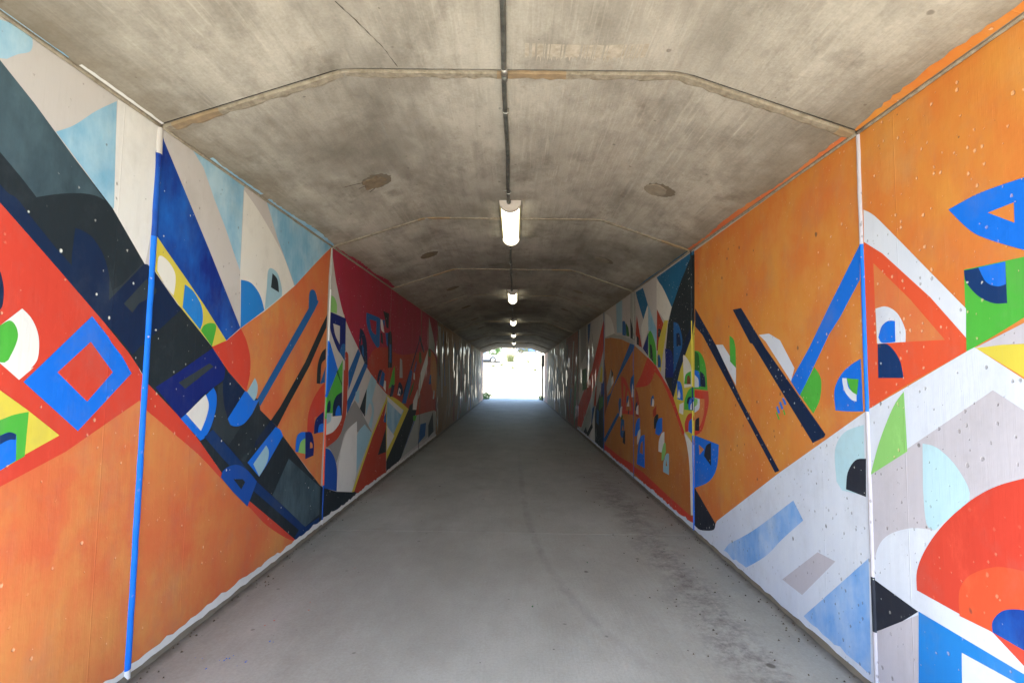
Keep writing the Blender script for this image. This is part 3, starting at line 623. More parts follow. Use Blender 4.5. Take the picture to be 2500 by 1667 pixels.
R white 7.177,0.613 ~7.115,0.708 6.986,0.758 6.987,0.665 ~7.088,0.567 7.178,0.511
R rred 7.257,1.317 ~7.106,1.218 ~7.05,1.076 7.082,0.9 7.264,0.914
R navy 7.294,0.986 ~7.261,1.078 7.138,1.129 7.17,0.995
R white 7.232,0.946 ~7.2,1.037 7.091,1.081 7.093,0.942
R lgrey 9.673,2.694 ~8.948,2.416 ~8.761,2.213 8.244,2.154 7.31,2.003 7.311,1.927 ~8.244,2.085 ~9.144,2.178 9.729,2.201
R lblue 8.667,2.752 8.158,2.713 8.163,2.182 8.582,2.217
R denim 8.145,2.368 ~7.967,2.349 ~7.856,2.222 7.894,2.109 8.148,2.146
R dgreen 7.892,2.324 7.711,2.224 7.642,2.082 7.857,2.107
R charcoal 7.583,2.371 7.34,2.097 7.31,2.003 7.573,2.053
R lgrey 7.564,2.72 7.248,2.715 7.259,2.015 7.34,2.097 7.583,2.387
R denim 7.609,1.976 7.311,1.934 7.344,1.883 8.09,1.598 8.858,1.296 9.508,0.89 9.562,1.083 9.147,1.166
R denim 8.504,0.875 8.378,0.842 9.726,0.2 9.839,0.265
R red 8.25,1.48 ~7.866,1.4 7.42,1.084 7.423,0.916 8.176,0.874
R ambd 8.092,1.38 7.904,1.301 8.058,0.982
R ambd 7.906,1.057 ~7.759,1.273 7.553,1.077 7.521,0.97 7.871,0.946
R denim 7.618,1.34 ~7.548,1.45 7.349,1.512 7.354,1.178 7.518,1.187
R white 7.518,1.171 7.462,1.374 7.353,1.285 7.354,1.178
R denim 8.46,1.026 ~8.376,1.117 8.253,1.105 8.296,0.831 8.42,0.873
R white 8.378,0.824 ~8.295,0.967 8.159,0.993 8.216,0.804
R denim 7.87,1.059 ~7.832,1.166 7.689,1.18 7.761,1.081
R white 7.834,1.013 7.69,1.132 7.656,1.024
R charcoal 7.763,0.906 7.691,1.006 7.672,0.905
R dgreen 8.297,0.763 8.215,0.854 8.113,0.846 8.177,0.74
R denim 8.323,0.523 ~8.256,0.767 8.022,0.787 8.024,0.541 8.179,0.481
R ambd 8.194,0.605 8.115,0.713 8.062,0.619
R charcoal 8.141,0.42 ~8.062,0.586 7.948,0.632 7.951,0.413
R charcoal 9.089,1.608 8.915,1.532 8.963,1.458 9.06,1.439
R white 9.06,1.439 8.916,1.486 8.869,1.367 9.109,1.269
R lgrey 9.108,1.608 9.06,1.289 9.467,1.123 9.499,1.063 9.629,1.196
R white 9.686,2.688 ~9.155,2.545 ~8.865,2.344 8.772,2.225 9.686,2.22
R red 9.858,2.584 9.777,2.452 9.914,1.968 ~10.943,1.291 13.139,0.143 14.873,0.07 15.009,0.165 11.391,1.612
R lgrey 10.093,1.819 10.215,1.6 10.666,1.296 10.938,0.751 11.301,0.564 12.19,0.092 13.239,0.051 11.696,0.795 10.667,1.428
R charcoal 10.867,0.778 9.855,1.413 9.852,0.041 10.931,0.037 10.936,0.616
R white 10.966,0.771 10.931,0.037 11.684,0.031 11.299,0.402
R nblue 10.152,1.327 9.798,1.353 9.797,1.11 10.212,1.115
R dgreen 10.401,1.022 9.797,1.09 9.912,0.902 10.399,0.745
R yellow 10.153,1.684 9.972,1.598 10.031,1.349 10.339,1.366
R rred 10.872,1.225 10.666,1.296 10.798,0.827 11.082,0.832
R denim 11.304,0.749 10.938,0.84 11.375,0.371 11.453,0.434
R denim 10.662,0.791 10.399,0.745 10.462,0.462 10.727,0.501
R charcoal 12.282,0.256 12.017,0.111 12.933,-0.021
R charcoal 11.3,0.448 11.223,0.34 12.016,0.014 12.19,0.092
R dgreen 12.973,1.628 12.22,1.671 12.122,1.168 12.96,1.092
R denim 12.063,2.701 11.563,2.7 11.72,2.372 11.968,2.191
R slate 11.88,2.037 11.63,1.832 11.79,1.616 12.133,1.771
R slate 14.333,2.718 13.634,2.744 13.725,2.035 14.428,1.883
R grey 13.416,2.752 12.239,2.719 12.316,2.031 13.181,1.795
R rust 9.798,1.82 9.575,1.515 9.467,0.929 9.74,0.713"""
def smooth(pts):
    n = len(pts); out = []
    for i in range(n):
        p1, s1 = pts[i]; p2, s2 = pts[(i+1) % n]
        out.append(p1)
        if s1 or s2:
            p0 = pts[i-1][0] if s1 else p1; p3 = pts[(i+2) % n][0] if s2 else p2
            for t in (.2, .4, .6, .8):
                h = lambda a, b, c, d: .5*((2*b)+(c-a)*t+(2*a-5*b+4*c-d)*t*t+(3*b-a-3*c+d)*t**3)
                out.append((h(p0[0],p1[0],p2[0],p3[0]), h(p0[1],p1[1],p2[1],p3[1])))
    return out
shapes = {'L': [], 'R': []}
for ln in MURAL.split('\n'):
    tk = ln.split()
    if len(tk) < 5: continue
    pts = []
    for t in tk[2:]:
        sm = t[0] == '~'; a, b = map(float, t.lstrip('~').split(',')); pts.append(((a, b), sm))
    shapes[tk[0]].append((tk[1], smooth(pts)))
# the far half of the tunnel, seen nearly edge-on: bands, leaves and bars in the same manner
def rect(a, b, z0=0, z1=3): return [(a,z0),(b,z0),(b,z1),(a,z1)]
def leaf(y, z, w, h, lean): 
    P = []
    for i in range(9): t = i/8; P.append((y+lean*t+w*math.sin(math.pi*t)*.5, z+h*t))
    for i in range(8, 0, -1): t = i/8; P.append((y+lean*t-w*.15*math.sin(math.pi*t), z+h*t))
    return P
def far_mural(side, y0, seed):
    r = random.Random(seed); L = shapes[side]
    L.append(('rust' if side == 'R' else 'ochre', rect(y0, 17.3)))
    L.append(('olive', rect(17.1, 20.2))); L.append(('ochre', rect(20.0, 22.7))); L.append(('olive', rect(22.3, 27.0))); L.append(('salmon', rect(26.6, YE)))
    names = ['grey','olive','ochre','olive','slate','denim','charcoal','rust','dgreen','slate','lgrey','ochre','rust','olive','olive','grey']
    y = y0
    while y < YE-.3:
        y += r.uniform(.12, .34)
        nm = r.choice(names); z = r.uniform(-.3, 1.9); h = r.uniform(.7, 2.2)
        if z > 1.2: h = min(h, 2.5-z)
        k = r.random()
        if k < .55: L.append((nm, leaf(y, z, r.uniform(.25, 1.0), h, r.uniform(-.7, .9))))
        elif k < .85:
            w = r.uniform(.1, .45); le = r.uniform(-.9, .9); L.append((nm, [(y,z),(y+w,z),(y+w+le,z+h),(y+le,z+h)]))
        else:
            w = r.uniform(.3, .8); L.append((nm, [(y,z),(y+w,z),(y+w*r.random(),z+h)]))
far_mural('L', 11.9, 21); far_mural('R', 13.9, 8)
# pale primer showing along the foot of the walls, ragged above
for side, y0, y1 in (('L', Y0, 12.0), ('R', Y0, 14.0)):
    r = random.Random(4); n = int((y1-y0)/.05); top = [(y0+(y1-y0)*i/n, .050+.008*math.sin(i*.21)+.022*r.random()) for i in range(n+1)]
    shapes[side].append(('white' if side == 'L' else 'whiteR', [(y0, 0), (y1, 0)] + top[::-1]))

def clip(poly, axis, lim, keep_gt):
    out = []
    for i in range(len(poly)):
        a, b = poly[i-1], poly[i]; ia = (a[axis] > lim) == keep_gt; ib = (b[axis] > lim) == keep_gt
        if ia != ib:
            t = (lim-a[axis])/(b[axis]-a[axis]); out.append((a[0]+(b[0]-a[0])*t, a[1]+(b[1]-a[1])*t))
        if ib: out.append(b)
    return out
tris = {}
for side in 'LR':
    L = []
    for nm, P in shapes[side]:
        T = tessellate_polygon([[Vector((a, b, 0)) for a, b in P]])
        L.append((nm, [[P[i] for i in t] for t in T]))
    tris[side] = L
def mural_mesh(side, a, b, parent):
    x0 = XL if side == 'L' else XR; sg = 1 if side == 'L' else -1
    V = []; F = []; idx = []; mats = []; boxes = []
    for nm, T in tris[side]:
        got = []
        for t in T:
            p = t
            for ax, lim, gt in ((0, a, True), (0, b, False), (1, .004, True), (1, HW-.004, False)):
                p = clip(p, ax, lim, gt)
                if len(p) < 3: break
            if len(p) >= 3:
                ar = sum(p[i-1][0]*p[i][1]-p[i][0]*p[i-1][1] for i in range(len(p)))
                if abs(ar) > 1e-7: got.append(p if (ar > 0) == (side == 'L') else p[::-1])
        if not got: continue
        bx = (min(q[0] for p in got for q in p), max(q[0] for p in got for q in p), min(q[1] for p in got for q in p), max(q[1] for p in got for q in p))
        lay = 1+max([l for (c_, l) in boxes if c_[0] < bx[1] and c_[1] > bx[0] and c_[2] < bx[3] and c_[3] > bx[2]] or [0])
        boxes.append((bx, lay))
        x = x0+sg*(.0008+.00018*lay)
        if nm not in mats: mats.append(nm)
        for p in got:
            n = len(V); V += [(x, q[0], q[1]) for q in p]; F.append(tuple(range(n, n+len(p)))); idx.append(mats.index(nm))
    return mesh('mural', V, F, [paint(q) for q in mats], parent, idx=idx)
def wall(side, label):
    w = empty('painted_wall', (0,0,0), label=label, cat='wall', group='painted tunnel walls')
    x0 = XL if side == 'L' else XR; sg = 1 if side == 'L' else -1
    for k in range(NB):
        g_ = .005 if k < 5 else .014
        a, b = Y0+k*BAY+g_, Y0+(k+1)*BAY-g_
        mb = MB(); xo = x0-sg*.25
        mb.prism([(min(x0,xo), -.2), (max(x0,xo), -.2), (max(x0,xo), HW+(.0 if side=='L' else 0)), (min(x0,xo), HW)], a, b)
        pn = mb.build('wall_panel', MP, w)
        mural_mesh(side, a, b, pn)
        # bead of filler along the corner under the ceiling
        r = random.Random(k*3+sg); P = []; n = 24; rs = []
        for i in range(n+1): P.append((x0+sg*(.006+.002*r.random()), a+(b-a)*i/n, HW-.002)); rs.append(.007+.004*r.random())
        q = MB(); q.tube(P, rs, 6); q.build('corner_bead', M['mortar'], pn, True)
    return w
wl = wall('L', 'left tunnel wall painted with orange field and dark diagonal band')
wr = wall('R', 'right tunnel wall painted amber above and white below')
# raised filler strips over the wall joints, painted in lengths
def strip(side, k, segs, w=.026, d=.017):
    x0 = XL if side == 'L' else XR; sg = 1 if side == 'L' else -1; y = Y0+k*BAY
    V = []; F = []; idx = []; mats = []; r = random.Random(k+7*sg)
    zs = sorted(set([s_[0] for s_ in segs] + [s_[1] for s_ in segs]))
    Z = []
    for z0, z1, nm in segs:
        n = max(1, int((z1-z0)/.06)); Z += [(z0+(z1-z0)*i/n, nm) for i in range(n)]
    Z.append((segs[-1][1], segs[-1][2])); m_ = 8
    for z, nm in Z:
        ww = w*(1+.12*(r.random()-.5)); dd = d*(1+.15*(r.random()-.5)); yy = y+.002*(r.random()-.5)
        for j in range(m_+1):
            an = math.pi*j/m_; V.append((x0+sg*(dd*math.sin(an)+.0005), yy-ww*math.cos(an), z))
    for i in range(len(Z)-1):
        nm = Z[i][1]
        if nm not in mats: mats.append(nm)
        for j in range(m_): q = i*(m_+1)+j; F.append((q, q+1, q+m_+2, q+m_+1)); idx.append(mats.index(nm))
    return mesh('joint_strip', V, F, [paint(q) for q in mats], wl if side == 'L' else wr, True, idx)
strip('L', 1, [(.0,.04,'white'),(.04,2.155,'blue'),(2.155,2.586,'royal'),(2.586,HW-.01,'greige')], .018, .014)
strip('L', 2, [(0,.06,'white'),(.06,.387,'cobalt'),(.387,1.023,'vermil'),(1.023,1.235,'green'),(1.235,1.788,'blue'),(1.788,2.30,'white'),(2.30,HW-.01,'lgrey')], .014, .010)
strip('R', 1, [(0,.271,'lav'),(.271,.527,'ink'),(.527,1.318,'lav'),(1.318,2.154,'blue'),(2.154,HW-.01,'lav')], .012, .011)
strip('R', 2, [(0,.912,'blue'),(.912,1.153,'yellow'),(1.153,1.383,'nblue'),(1.383,2.03,'yellow'),(2.03,HW-.01,'charcoal')], .012, .009)
strip('R', 3, [(0,1.944,'denim'),(1.944,HW-.01,'lgrey')], .012, .009)
strip('R', 4, [(0,2.1,'denim'),(2.1,HW-.01,'teal')], .013, .01)
strip('L', 4, [(0,HW-.01,'olive')], .012, .008)
# paint strayed from the wall on to the ceiling haunch
def overspray(side, y0, y1, nm, wmax, seed, skip=0):
    r = random.Random(seed); n = int((y1-y0)/.03); V = []; F = []; sg = 1 if side == 'L' else -1; x0 = XL if side == 'L' else XR
    k = int((y0+.01-Y0)//BAY)
    ww = [wmax*max(.04, (1-skip*1.6)*.55+.45*math.sin(i*.11+seed)*math.sin(i*.047+seed*2)+.28*(r.random()-.4)) for i in range(n+1)]
    for i in range(n+1):
        y = y0+(y1-y0)*i/n; xa = x0+sg*.016; xb = x0+sg*(.018+ww[i]); V += [(xa, y, ceil_z(xa)+DZ[k]-.0012), (xb, y, ceil_z(xb)+DZ[k]-.0012)]
    F = [(2*i, 2*i+1, 2*i+3, 2*i+2) for i in range(n)]
    mesh('paint_overspray', V, F, paint(nm), slabs[k])
overspray('R', .2, Y0+BAY-.01, 'amber', .055, 2, .03); overspray('R', Y0+BAY+.05, Y0+2*BAY-.01, 'orange', .04, 3, .05)
overspray('R', Y0+2*BAY+.05, Y0+3*BAY-.02, 'teal', .02, 9, .3)
overspray('L', .9, 1.95, 'sky', .03, 5, .35); overspray('L', 2.0, Y0+BAY-.01, 'white', .016, 7, .2)
overspray('L', 2.9, 3.5, 'sky', .035, 6, .3); overspray('L', 3.6, Y0+2*BAY-.02, 'sky', .04, 8, .1)
overspray('L', Y0+2*BAY+.05, Y0+3*BAY-.02, 'crimson', .06, 4, .02)

# mortar fillet and grit at the foot of both walls
for side in 'LR':
    x0 = XL if side == 'L' else XR; sg = 1 if side == 'L' else -1; r = random.Random(12); V = []; F = []; n = 420
    for i in range(n+1):
        y = .1+(YE-.2)*i/n; w = .014+.022*r.random()*abs(math.sin(i*.13)); h = .008+.012*r.random()
        V += [(x0+sg*.002, y, h+.004), (x0+sg*w*.5, y, h*.7), (x0+sg*w, y, -.008)]
    for i in range(n):
        for j in range(2): F.append((3*i+j, 3*i+j+1, 3*i+j+4, 3*i+j+3))
    mesh('mortar_fillet', V, F, M['patchd'], wl if side == 'L' else wr)
V = []; F = []; r = random.Random(77)
for i in range(900):
    y = 1.2+r.random()**1.6*16; sd_ = r.random()
    x = XL+.03+abs(r.gauss(0, .07)) if sd_ < .35 else (XR-.03-abs(r.gauss(0, .08)) if sd_ < .75 else r.uniform(.9, 1.6))
    q = r.uniform(.003, .009)*(1+(r.random() > .94)); a = r.random()*6; n = len(V)
    P = [(x+q*math.cos(a+t*2.1)*r.uniform(.6,1.2), y+q*math.sin(a+t*2.1)*r.uniform(.6,1.2), -.001) for t in range(3)]
    V += P + [(x, y, q*.9)]; F += [(n,n+1,n+3),(n+1,n+2,n+3),(n+2,n,n+3)]
tag(mesh('grit', V, F, M['gritm']), 'loose grit and crumbs scattered along the foot of the walls', kind='stuff')
V = []; F = []
for i in range(260):      # dry leaf litter and twigs in the stained strip
    y = r.uniform(4.2, 5.6) if i < 150 else r.uniform(2.5, 8); x = 1.36+r.gauss(0, .09)+(.1 if y > 5 else 0); L_ = r.uniform(.01, .05); a = r.uniform(0, 6.28); n = len(V); w = .0015
    dx, dy = math.cos(a), math.sin(a)
    V += [(x-dy*w, y+dx*w, .001), (x+dy*w, y-dx*w, .001), (x+dx*L_, y+dy*L_, .004)]; F.append((n, n+1, n+2))
tag(mesh('dry_litter', V, F, M['twig']), 'thin scatter of dry straw on the stained path edge', kind='stuff')

r = random.Random(9)      # drips of wall paint on the path
for pts_, nm in (([(-1.52,2.62),(-1.49,2.66),(-1.44,2.72),(-1.60,2.70),(-1.38,2.64),(-1.33,2.86)], 'blue'), ([(-1.28,3.30),(-1.42,3.05),(-1.20,3.9)], 'vermil'), ([(.15,3.3),(.62,4.1),(-.9,5.1)], 'dgreen')):
    V = []; F = []
    for (x, y) in pts_:
        for q in range(2):
            n = len(V); a0 = r.uniform(0, 6); e = r.uniform(.002, .006); cx_, cy_ = x+r.gauss(0,.02), y+r.gauss(0,.03); el = r.uniform(1, 3)
            V += [(cx_+e*math.cos(a0+t)*r.uniform(.6,1.2), cy_+e*el*math.sin(a0+t)*r.uniform(.6,1.2), .0012) for t in (0,.9,1.8,2.7,3.6,4.5,5.4)]; F.append(tuple(range(n, n+7)))
    mesh('paint_drip', V, F, paint(nm), path)

# ------------------------------------------------------------------ lights and conduit
LY = [4.42+4.72*i for i in range(6)]; LX = -.06; LL = 1.24
def lamp_proto():
    t = empty('ceiling_light', (LX, LY[0], HC), cat='light')
    # half-drum: profile from ceiling down
    def drum(w, d, n=14): return [(-w/2, 0)] + [(-w/2, -.012)] + [(-w/2*math.cos(math.pi*i/n), -.012-(d-.012)*math.sin(math.pi*i/n)) for i in range(1, n)] + [(w/2, -.012), (w/2, 0)]
    for e0, e1 in ((0, .045), (LL-.03, LL)):
        a = MB(); a.prism(drum(.196, .10), e0, e1); a.build('end_cap', M['hous'], t)
    b = MB(); b.prism(drum(.168, .094), .045, LL-.03); b.build('diffuser', M['diff'], t, False)
    for sx in (-1, 1):
        c_ = MB(); c_.prism([(sx*.098, 0), (sx*.098, -.016), (sx*.085, -.020), (sx*.085, 0)][::sx], .045, LL-.03)
        c_.build('side_rail', M['rim'], t)
    d = MB(); d.tube([(-.012, -.03, -.018), (-.012, .0, -.018)], .020, 12); d.build('cable_gland', M['steel'], t)
    return t
lab = ['nearest ceiling lamp, a lit half-round batten in front of the second ceiling joint', 'second lit batten lamp from the viewer along the conduit',
 'third lit batten lamp along the ceiling conduit', 'fourth lit batten lamp, small and deep in the tunnel', 'fifth lit batten lamp, second from the far opening', 'farthest lit batten lamp, right at the bright far opening']
lp = lamp_proto()
for i, y in enumerate(LY):
    if i == 0: t = lp
    else:
        t = lp.copy(); col.objects.link(t)
        for ch in lp.children:
            q = ch.copy(); col.objects.link(q); q.parent = t
    t.location = (LX, y, HC+DZ[min(NB-1, int((y-Y0)//BAY))]-.001); t['label'] = lab[i]; t['group'] = 'batten lamps along the ceiling'
cond = empty('conduit', (LX, 0, HC), label='thin grey metal conduit clipped along the ceiling linking the lamps', cat='conduit')
segs = [(.1, LY[0])] + [(LY[i]+LL, LY[i+1]) for i in range(5)]
cx0 = -.012
for a, b in segs:
    mb = MB(); n = 14; P = [(cx0+.004*math.sin(i*1.3+a), a+(b-a)*i/n, -.0155) for i in range(n+1)]; mb.tube(P, .0135, 10); mb.build('pipe', M['steel'], cond, True)
def clamp_at(y):
    mb = MB(); P = [(cx0+.017*math.cos(t), y, -.0155+.017*-math.sin(t)) for t in [math.pi*i/8 for i in range(9)]]
    mb.tube([(cx0+.017, y, 0)] + P + [(cx0-.017, y, -.002), (cx0-.042, y, -.002)], .003, 6); mb.tube([(cx0-.034, y, 0), (cx0-.034, y, -.007)], .006, 8)
    return mb.build('clamp', M['clamp'], cond)
c0 = clamp_at(0)
cl = [1.0, 1.75, 2.86, 4.18, 6.05, 6.9, 7.6, 8.85] + [LY[i]+LL+q for i in range(1, 5) for q in (.3, 1.5, 2.9)]
for i, y in enumerate(cl):
    q = c0 if i == 0 else c0.copy()
    if i: col.objects.link(q); q.parent = cond
    q.location = (0, y, 0)
for y in (2.47, 2.53, 7.35):
    mb = MB(); mb.tube([(cx0, y-.02, -.016), (cx0, y+.02, -.016)], .017, 10); mb.build('coupling', M['clamp'] if y < 2.5 else M['steel'], cond, True)

# ------------------------------------------------------------------ headwalls, embankment, ground
def headwall(y0, y1, label):
    t = empty('headwall', ((XL+XR)/2, (y0+y1)/2, 0), label=label, cat='headwall', group='concrete headwalls at the tunnel mouths')
    mb = MB(); o = (XL+XR)/2, (y0+y1)/2
    for a, b, c_, d in ((-7, XL-.25, -.3, 4.1), (XR+.25, 7, -.3, 4.1), (XL-.25, XR+.25, HC+TH+.002, 4.1)):
        mb.box(a-o[0], b-o[0], y0-o[1], y1-o[1], c_, d)
    mb.build('wall_face', MP, t)
    mb = MB(); mb.box(-7.1-o[0], 7.1-o[0], y0-.06-o[1], y1+.06-o[1], 4.102, 4.24); mb.build('coping', MP, t)
    return t
headwall(Y0-.3, Y0-.005, 'near concrete headwall around the mouth behind the viewer')
headwall(YE+.005, YE+.3, 'far concrete headwall around the bright opening')
mb = MB()
for a, b in ((-60, XL-.26), (XR+.26, 60)): mb.box(a, b, Y0, YE, -.5, 3.32)
mb.box(-60, 60, Y0, YE, 3.33, 4.0)  # earth over the tunnel, out of view, added to block sun from above
tag(mb.build('embankment', M['grassy']), 'unseen grassy embankment added over the tunnel to block the sun', kind='structure')
def terr(x, y):
    pr = [(-400,0),(33.2,0),(36,.35),(46,2.05),(56,2.75),(66,3.12),(72,3.95),(80,5.0),(100,5.8),(400,7)]
    for (a, za), (b, zb) in zip(pr, pr[1:]):
        if a <= y <= b: z = za+(zb-za)*(y-a)/(b-a); break
    return z-.035+(.06*math.sin(x*.9+y*.5)*math.sin(y*.7-x*.3) if 37 < y < 58 else 0)
xs = [-400,-200,-100,-60,-40,-25,-16,-10,-7,-5,-3.5,-2.4,-1,0,1,2.4,3.5,5,7,10,16,25,40,60,100,200,400]
yy = [-400,-200,-100,-50,-20,-8,-2.4,10,29,33.2,34.5,36,38,40,42,44,46,50,53,56,60,63,66,69,72,76,80,86,92,100,140,200,400]
V = [(x, y, terr(x, y)) for y in yy for x in xs]; n = len(xs)
F = [(j*n+i, j*n+i+1, (j+1)*n+i+1, (j+1)*n+i) for j in range(len(yy)-1) for i in range(n-1)]
tag(mesh('ground', V, F, [M['sand'], M['lot']], smooth=True, idx=[1 if V[f[0]][1] > 28 else 0 for f in F]), 'pale sandy ground rising in a bank beyond the tunnel', kind='structure')  # bank darkened to cut its bounce; near ground kept brighter to light the ceiling
for (a, b) in ((-40, -2.4),):
    tag(mesh('approach_path', [(-2.2,-60,-.02),(2.2,-60,-.02),(2.2,-2.41,-.02),(-2.2,-2.41,-.02)], [(0,1,2,3)], MF), kind='structure')

# ------------------------------------------------------------------ far opening: post, plants, cars
def at(px, y, x0=1256.5): return (px-x0)/1226*y
post = empty('gate_post', (XR-.10, YE+.36, 0), label='dark slim steel post with bracket at the right edge of the far opening', cat='post')
mb = MB(); mb.tube([(0,0,-.02), (0,0,2.62)], .042, 10); mb.build('shaft', M['gate'], post, True)
mb = MB(); mb.box(-.055, .10, -.03, .03, 2.0, 2.66); mb.build('bracket', M['gate'], post)
mb = MB(); mb.tube([(-.07,0,2.6), (-.085,0,2.2), (-.04,0,1.85)], .012, 6); mb.build('latch_arm', M['gate'], post)
def leaves(n, rx, ry, h, size, r, blade=False):
    V = []; F = []
    for i in range(n):
        if blade:
            a = r.uniform(0, 6.28); d = r.random()**.7*rx; x, y = d*math.cos(a)*.5, d*math.sin(a)*.5; L_ = h*r.uniform(.4, 1.1); ln = r.uniform(.1, .7)*L_
            w = size*r.uniform(.5, 1); b = a+r.uniform(-.5,.5); px, py = -math.sin(b)*w, math.cos(b)*w
            k = len(V); mx, my = x+math.cos(b)*ln*.4, y+math.sin(b)*ln*.4
            V += [(x-px,y-py,0),(x+px,y+py,0),(mx+px,my+py,L_*.6),(mx-px,my-py,L_*.6),(x+math.cos(b)*ln,y+math.sin(b)*ln,L_)]
            F += [(k,k+1,k+2,k+3),(k+3,k+2,k+4)]
        else:
            th = r.uniform(0, 6.28); u = r.uniform(-.9, 1); q = (1-u*u)**.5*r.uniform(.55, 1.05)*(1+.25*math.sin(th*3+u*4)); p = Vector((rx*q*math.cos(th), ry*q*math.sin(th), h*(.55+.5*u*r.uniform(.8,1.1))))
            a = Vector((r.gauss(0,1), r.gauss(0,1), r.gauss(0,1))).normalized(); b = a.orthogonal().normalized(); s_ = size*r.uniform(.6, 1.3); k = len(V)
            V += [p-a*s_, p+b*s_*.5, p+a*s_, p-b*s_*.5]; F.append((k,k+1,k+2,k+3))
    return V, F
def plant(name, label, cat, px, y, rx, h, mat, n, size, seed, blade=False, group=None, zoff=0, ry=None, x=None):
    r = random.Random(seed); x = at(px, y) if x is None else x
    t = empty(name, (x, y, (terr(x, y) if y > 33 else -.03)+zoff), label=label, cat=cat, group=group)
    V, F = leaves(n, rx, ry or rx, h, size, r, blade); mesh('foliage' if not blade else 'blades', V, F, mat, t)
    mb = MB()
    for i in range(3 if blade else 5):
        a = r.uniform(0, 6.28); mb.tube([(0,0,-.05), (rx*.25*math.cos(a), rx*.25*math.sin(a), h*.35), (rx*.5*math.cos(a), rx*.5*math.sin(a), h*.75)], [.02*h, .013*h, .005*h], 5)
    mb.build('stem', M['twig'] if blade else M['bark'], t); return t
plant('leafy_weed', 'green leafy weed clump at the left foot of the far opening', 'plant', 1187, 30.6, .30, .38, M['leafb'], 500, .045, 3, ry=.3)
plant('leafy_weed', 'small green weed clump at the right foot of the far opening', 'plant', 1321, 30.4, .17, .26, M['leafb'], 300, .035, 4)
for i, (px, y, rx, h, lb) in enumerate(((1204, 49, .32, .34, 'leftmost small grass tuft on the sandy bank below the car'), (1224, 50, .36, .42, 'second small grass tuft on the sandy bank from the left'),
        (1252, 47, .38, .38, 'small grass tuft in the middle of the sandy bank'), (1306, 45, .2, .28, 'faint grass tuft at the right of the sandy bank'), (1290, 66, .7, .55, 'low grass tuft above the bank at the right'))):
    plant('grass_tuft', lb, 'grass tuft', px, y, rx, h, M['leafy'], 60, .015, 20+i, True, 'grass tufts on the sandy bank')
plant('dry_bush', 'small yellowish bush left of the middle of the lot', 'bush', 1231, 67.5, .42, .65, M['leafy'], 220, .05, 31, group='dry bushes on the lot')
plant('dry_bush', 'larger spiky yellow-green bush in the middle of the lot', 'bush', 1246, 67.0, .85, 1.2, M['leafy'], 130, .03, 32, True, group='dry bushes on the lot')
plant('flowering_shrub', 'tall thin pinkish shrub behind the middle bush', 'shrub', 1248, 74, 1.5, 2.6, M['twig'], 150, .04, 33, True)
plant('green_shrub', 'bright green shrub behind the silver car', 'shrub', 1203, 74, 1.0, 1.7, M['leafg'], 900, .10, 34, group='green shrubs at the back of the lot')
plant('green_shrub', 'darker green shrub right of the one behind the silver car', 'shrub', 1217, 79, .75, 2.4, M['leafd'], 900, .10, 35, group='green shrubs at the back of the lot')
plant('green_shrub', 'yellow-green hedge-like shrub left of the blue van', 'shrub', 1274, 80, 1.5, 1.9, M['leafy'], 1100, .10, 36, group='green shrubs at the back of the lot', ry=.9)
def tree(px, y, h, seed, lb):
    r = random.Random(seed); x = at(px, y); t = empty('broadleaf_tree', (x, y, terr(x, y)), label=lb, cat='tree', group='trees beyond the lot')
    mb = MB(); mb.tube([(0,0,-.1),(.1,0,h*.3),(0,.1,h*.6)], [.22,.16,.07], 8)
    for i in range(6):
        a = i*1.05; z = h*(.28+.05*i); mb.tube([(0,0,z),(h*.14*math.cos(a),h*.14*math.sin(a),z+h*.14),(h*.25*math.cos(a),h*.25*math.sin(a),z+h*.24)], [.09,.05,.02], 6)
    mb.build('trunk', M['bark'], t); V = []; F = []
    for i in range(9):
        a = r.uniform(0,6.28); d = r.uniform(0,.26)*h; v, f = leaves(420, h*.17, h*.17, h*.26, .13, r); k = len(V); ox, oy, oz = d*math.cos(a), d*math.sin(a), h*r.uniform(.38,.75)
        V += [(p[0]+ox, p[1]+oy, p[2]+oz) for p in v]; F += [tuple(q+k for q in g) for g in f]
    mesh('crown', V, F, M['leafg'] if seed % 2 else M['leafd'], t)
for i, (px, y, h, lb) in enumerate(((1165, 92, 7, 'leftmost tree beyond the lot behind the silver car'), (1215, 96, 6, 'tree beyond the lot left of the middle'), (1262, 95, 7, 'tree beyond the lot just right of the middle'), (1320, 98, 8, 'rightmost tree beyond the lot behind the blue van'))):
    tree(px, y, h, 40+i, lb)
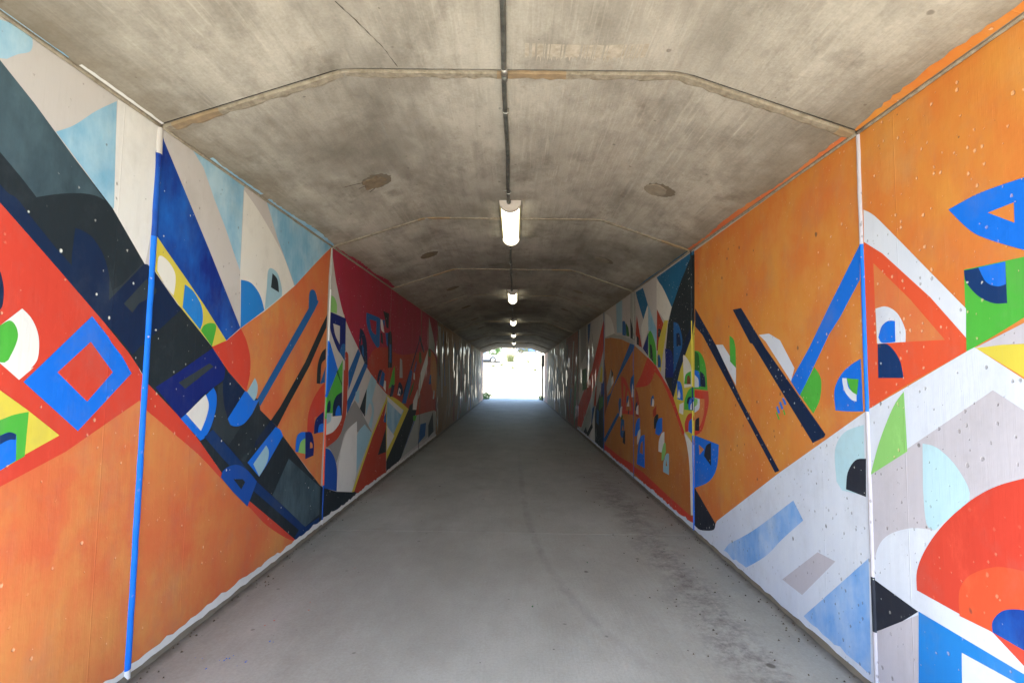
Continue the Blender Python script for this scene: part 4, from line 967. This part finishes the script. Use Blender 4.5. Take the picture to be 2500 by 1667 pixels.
def car(name, label, x, y, z, face, body, van=False):
    t = empty(name, (x, y, z), label=label, cat='van' if van else 'car')
    L_ = 4.5; sx = face
    if van: side = [(-2.2,.32),(-2.25,.9),(-2.15,1.9),(1.2,1.95),(1.75,1.15),(2.2,1.0),(2.25,.35)]
    else: side = [(-2.2,.34),(-2.25,.62),(-2.15,.92),(-1.5,.98),(-.95,1.36),(.35,1.42),(1.05,1.0),(1.95,.88),(2.22,.66),(2.22,.34)]
    low = [p for p in side]
    W = .86; bot = [] # wheel arches cut into the sill line
    for c_ in (1.36, -1.36):
        bot += [(c_+.40*math.cos(a), .33+.40*math.sin(a)) for a in [math.pi*i/8 for i in range(9)]]
    prof = side + bot if side[-1][0] > 0 else side
    n = len(prof); V = []
    for yy_, inset in ((-W, 0), (W, 0)):
        for (a, b) in prof:
            tum = max(0, b-.95)*.28 if not van else max(0, b-1.1)*.12
            V.append((a*sx, yy_*(1-tum/W), b))
    F = [(i, (i+1) % n, n+(i+1) % n, n+i) for i in range(n)]
    T = tessellate_polygon([[Vector((a, b, 0)) for a, b in prof]]); F += [tuple(q) for q in T] + [tuple(i+n for i in q)[::-1] for q in T]
    mesh('body', V, F, body, t)
    if van: win = [(.2,1.2),(.15,1.72),(1.15,1.75),(1.5,1.2)]
    else: win = [(-1.3,1.0),(-.88,1.30),(.33,1.35),(.85,1.0)]
    for sy in (-1, 1):
        V = [(a*sx, sy*(W-(max(0,b-.95)*.28 if not van else max(0,b-1.1)*.12)+.006), b) for a, b in win]; mesh('side_window', V, [(0,1,2,3)], M['glass'], t)
        mb = MB(); mb.box(-1.0, 1.0, sy*W-.02, sy*W+.012, .22, .36); mb.build('sill', M['trim'], t)
        for wx in (1.36, -1.36):
            V = []; nn = 14
            for q in range(nn+1):
                a = math.pi*q/nn
                for rr in (.345, .43): V.append(((wx+rr*math.cos(a))*sx, sy*(W+.004), .33+rr*math.sin(a)))
            mesh('arch_shade', V, [(2*q, 2*q+1, 2*q+3, 2*q+2) for q in range(nn)], M['trim'], t)  # dark ring painted in for the shade of the arch gap
            mb = MB(); mb.tube([(wx*sx, sy*(W-.2), .325), (wx*sx, sy*(W-.01), .325)], .325, 20); tw = mb.build('wheel', M['tyre'], t)
            mb = MB(); mb.tube([(wx*sx, sy*(W-.03), .325), (wx*sx, sy*(W+.002), .325)], .22, 16); mb.build('rim', M['rimw'], tw)
        mb = MB(); mb.box(2.12*sx-.08, 2.12*sx+.05, sy*.62-.14, sy*.62+.14, .64, .76); mb.build('headlight', M['lampw'], t)
        mb = MB(); mb.box(-2.16*sx-.06, -2.16*sx+.06, sy*.64-.14, sy*.64+.14, .7, .84); mb.build('tail_light', M['lampr'], t)
        mb = MB(); mb.box(.75*sx-.08, .75*sx+.08, sy*(W+.1)-.09, sy*(W+.1)+.09, 1.0, 1.12); mb.build('mirror', body, t)
    return t
x = at(1203, 66)-1.36; car('parked_car', 'silver saloon car parked at the left beyond the far opening', x, 66.5, terr(x, 65.7)+.02, 1, M['car'])
x = at(1291, 82); car('parked_van', 'blue van far off at the right beyond the lot', x, 83, terr(x, 82), 1, M['carb'], True)
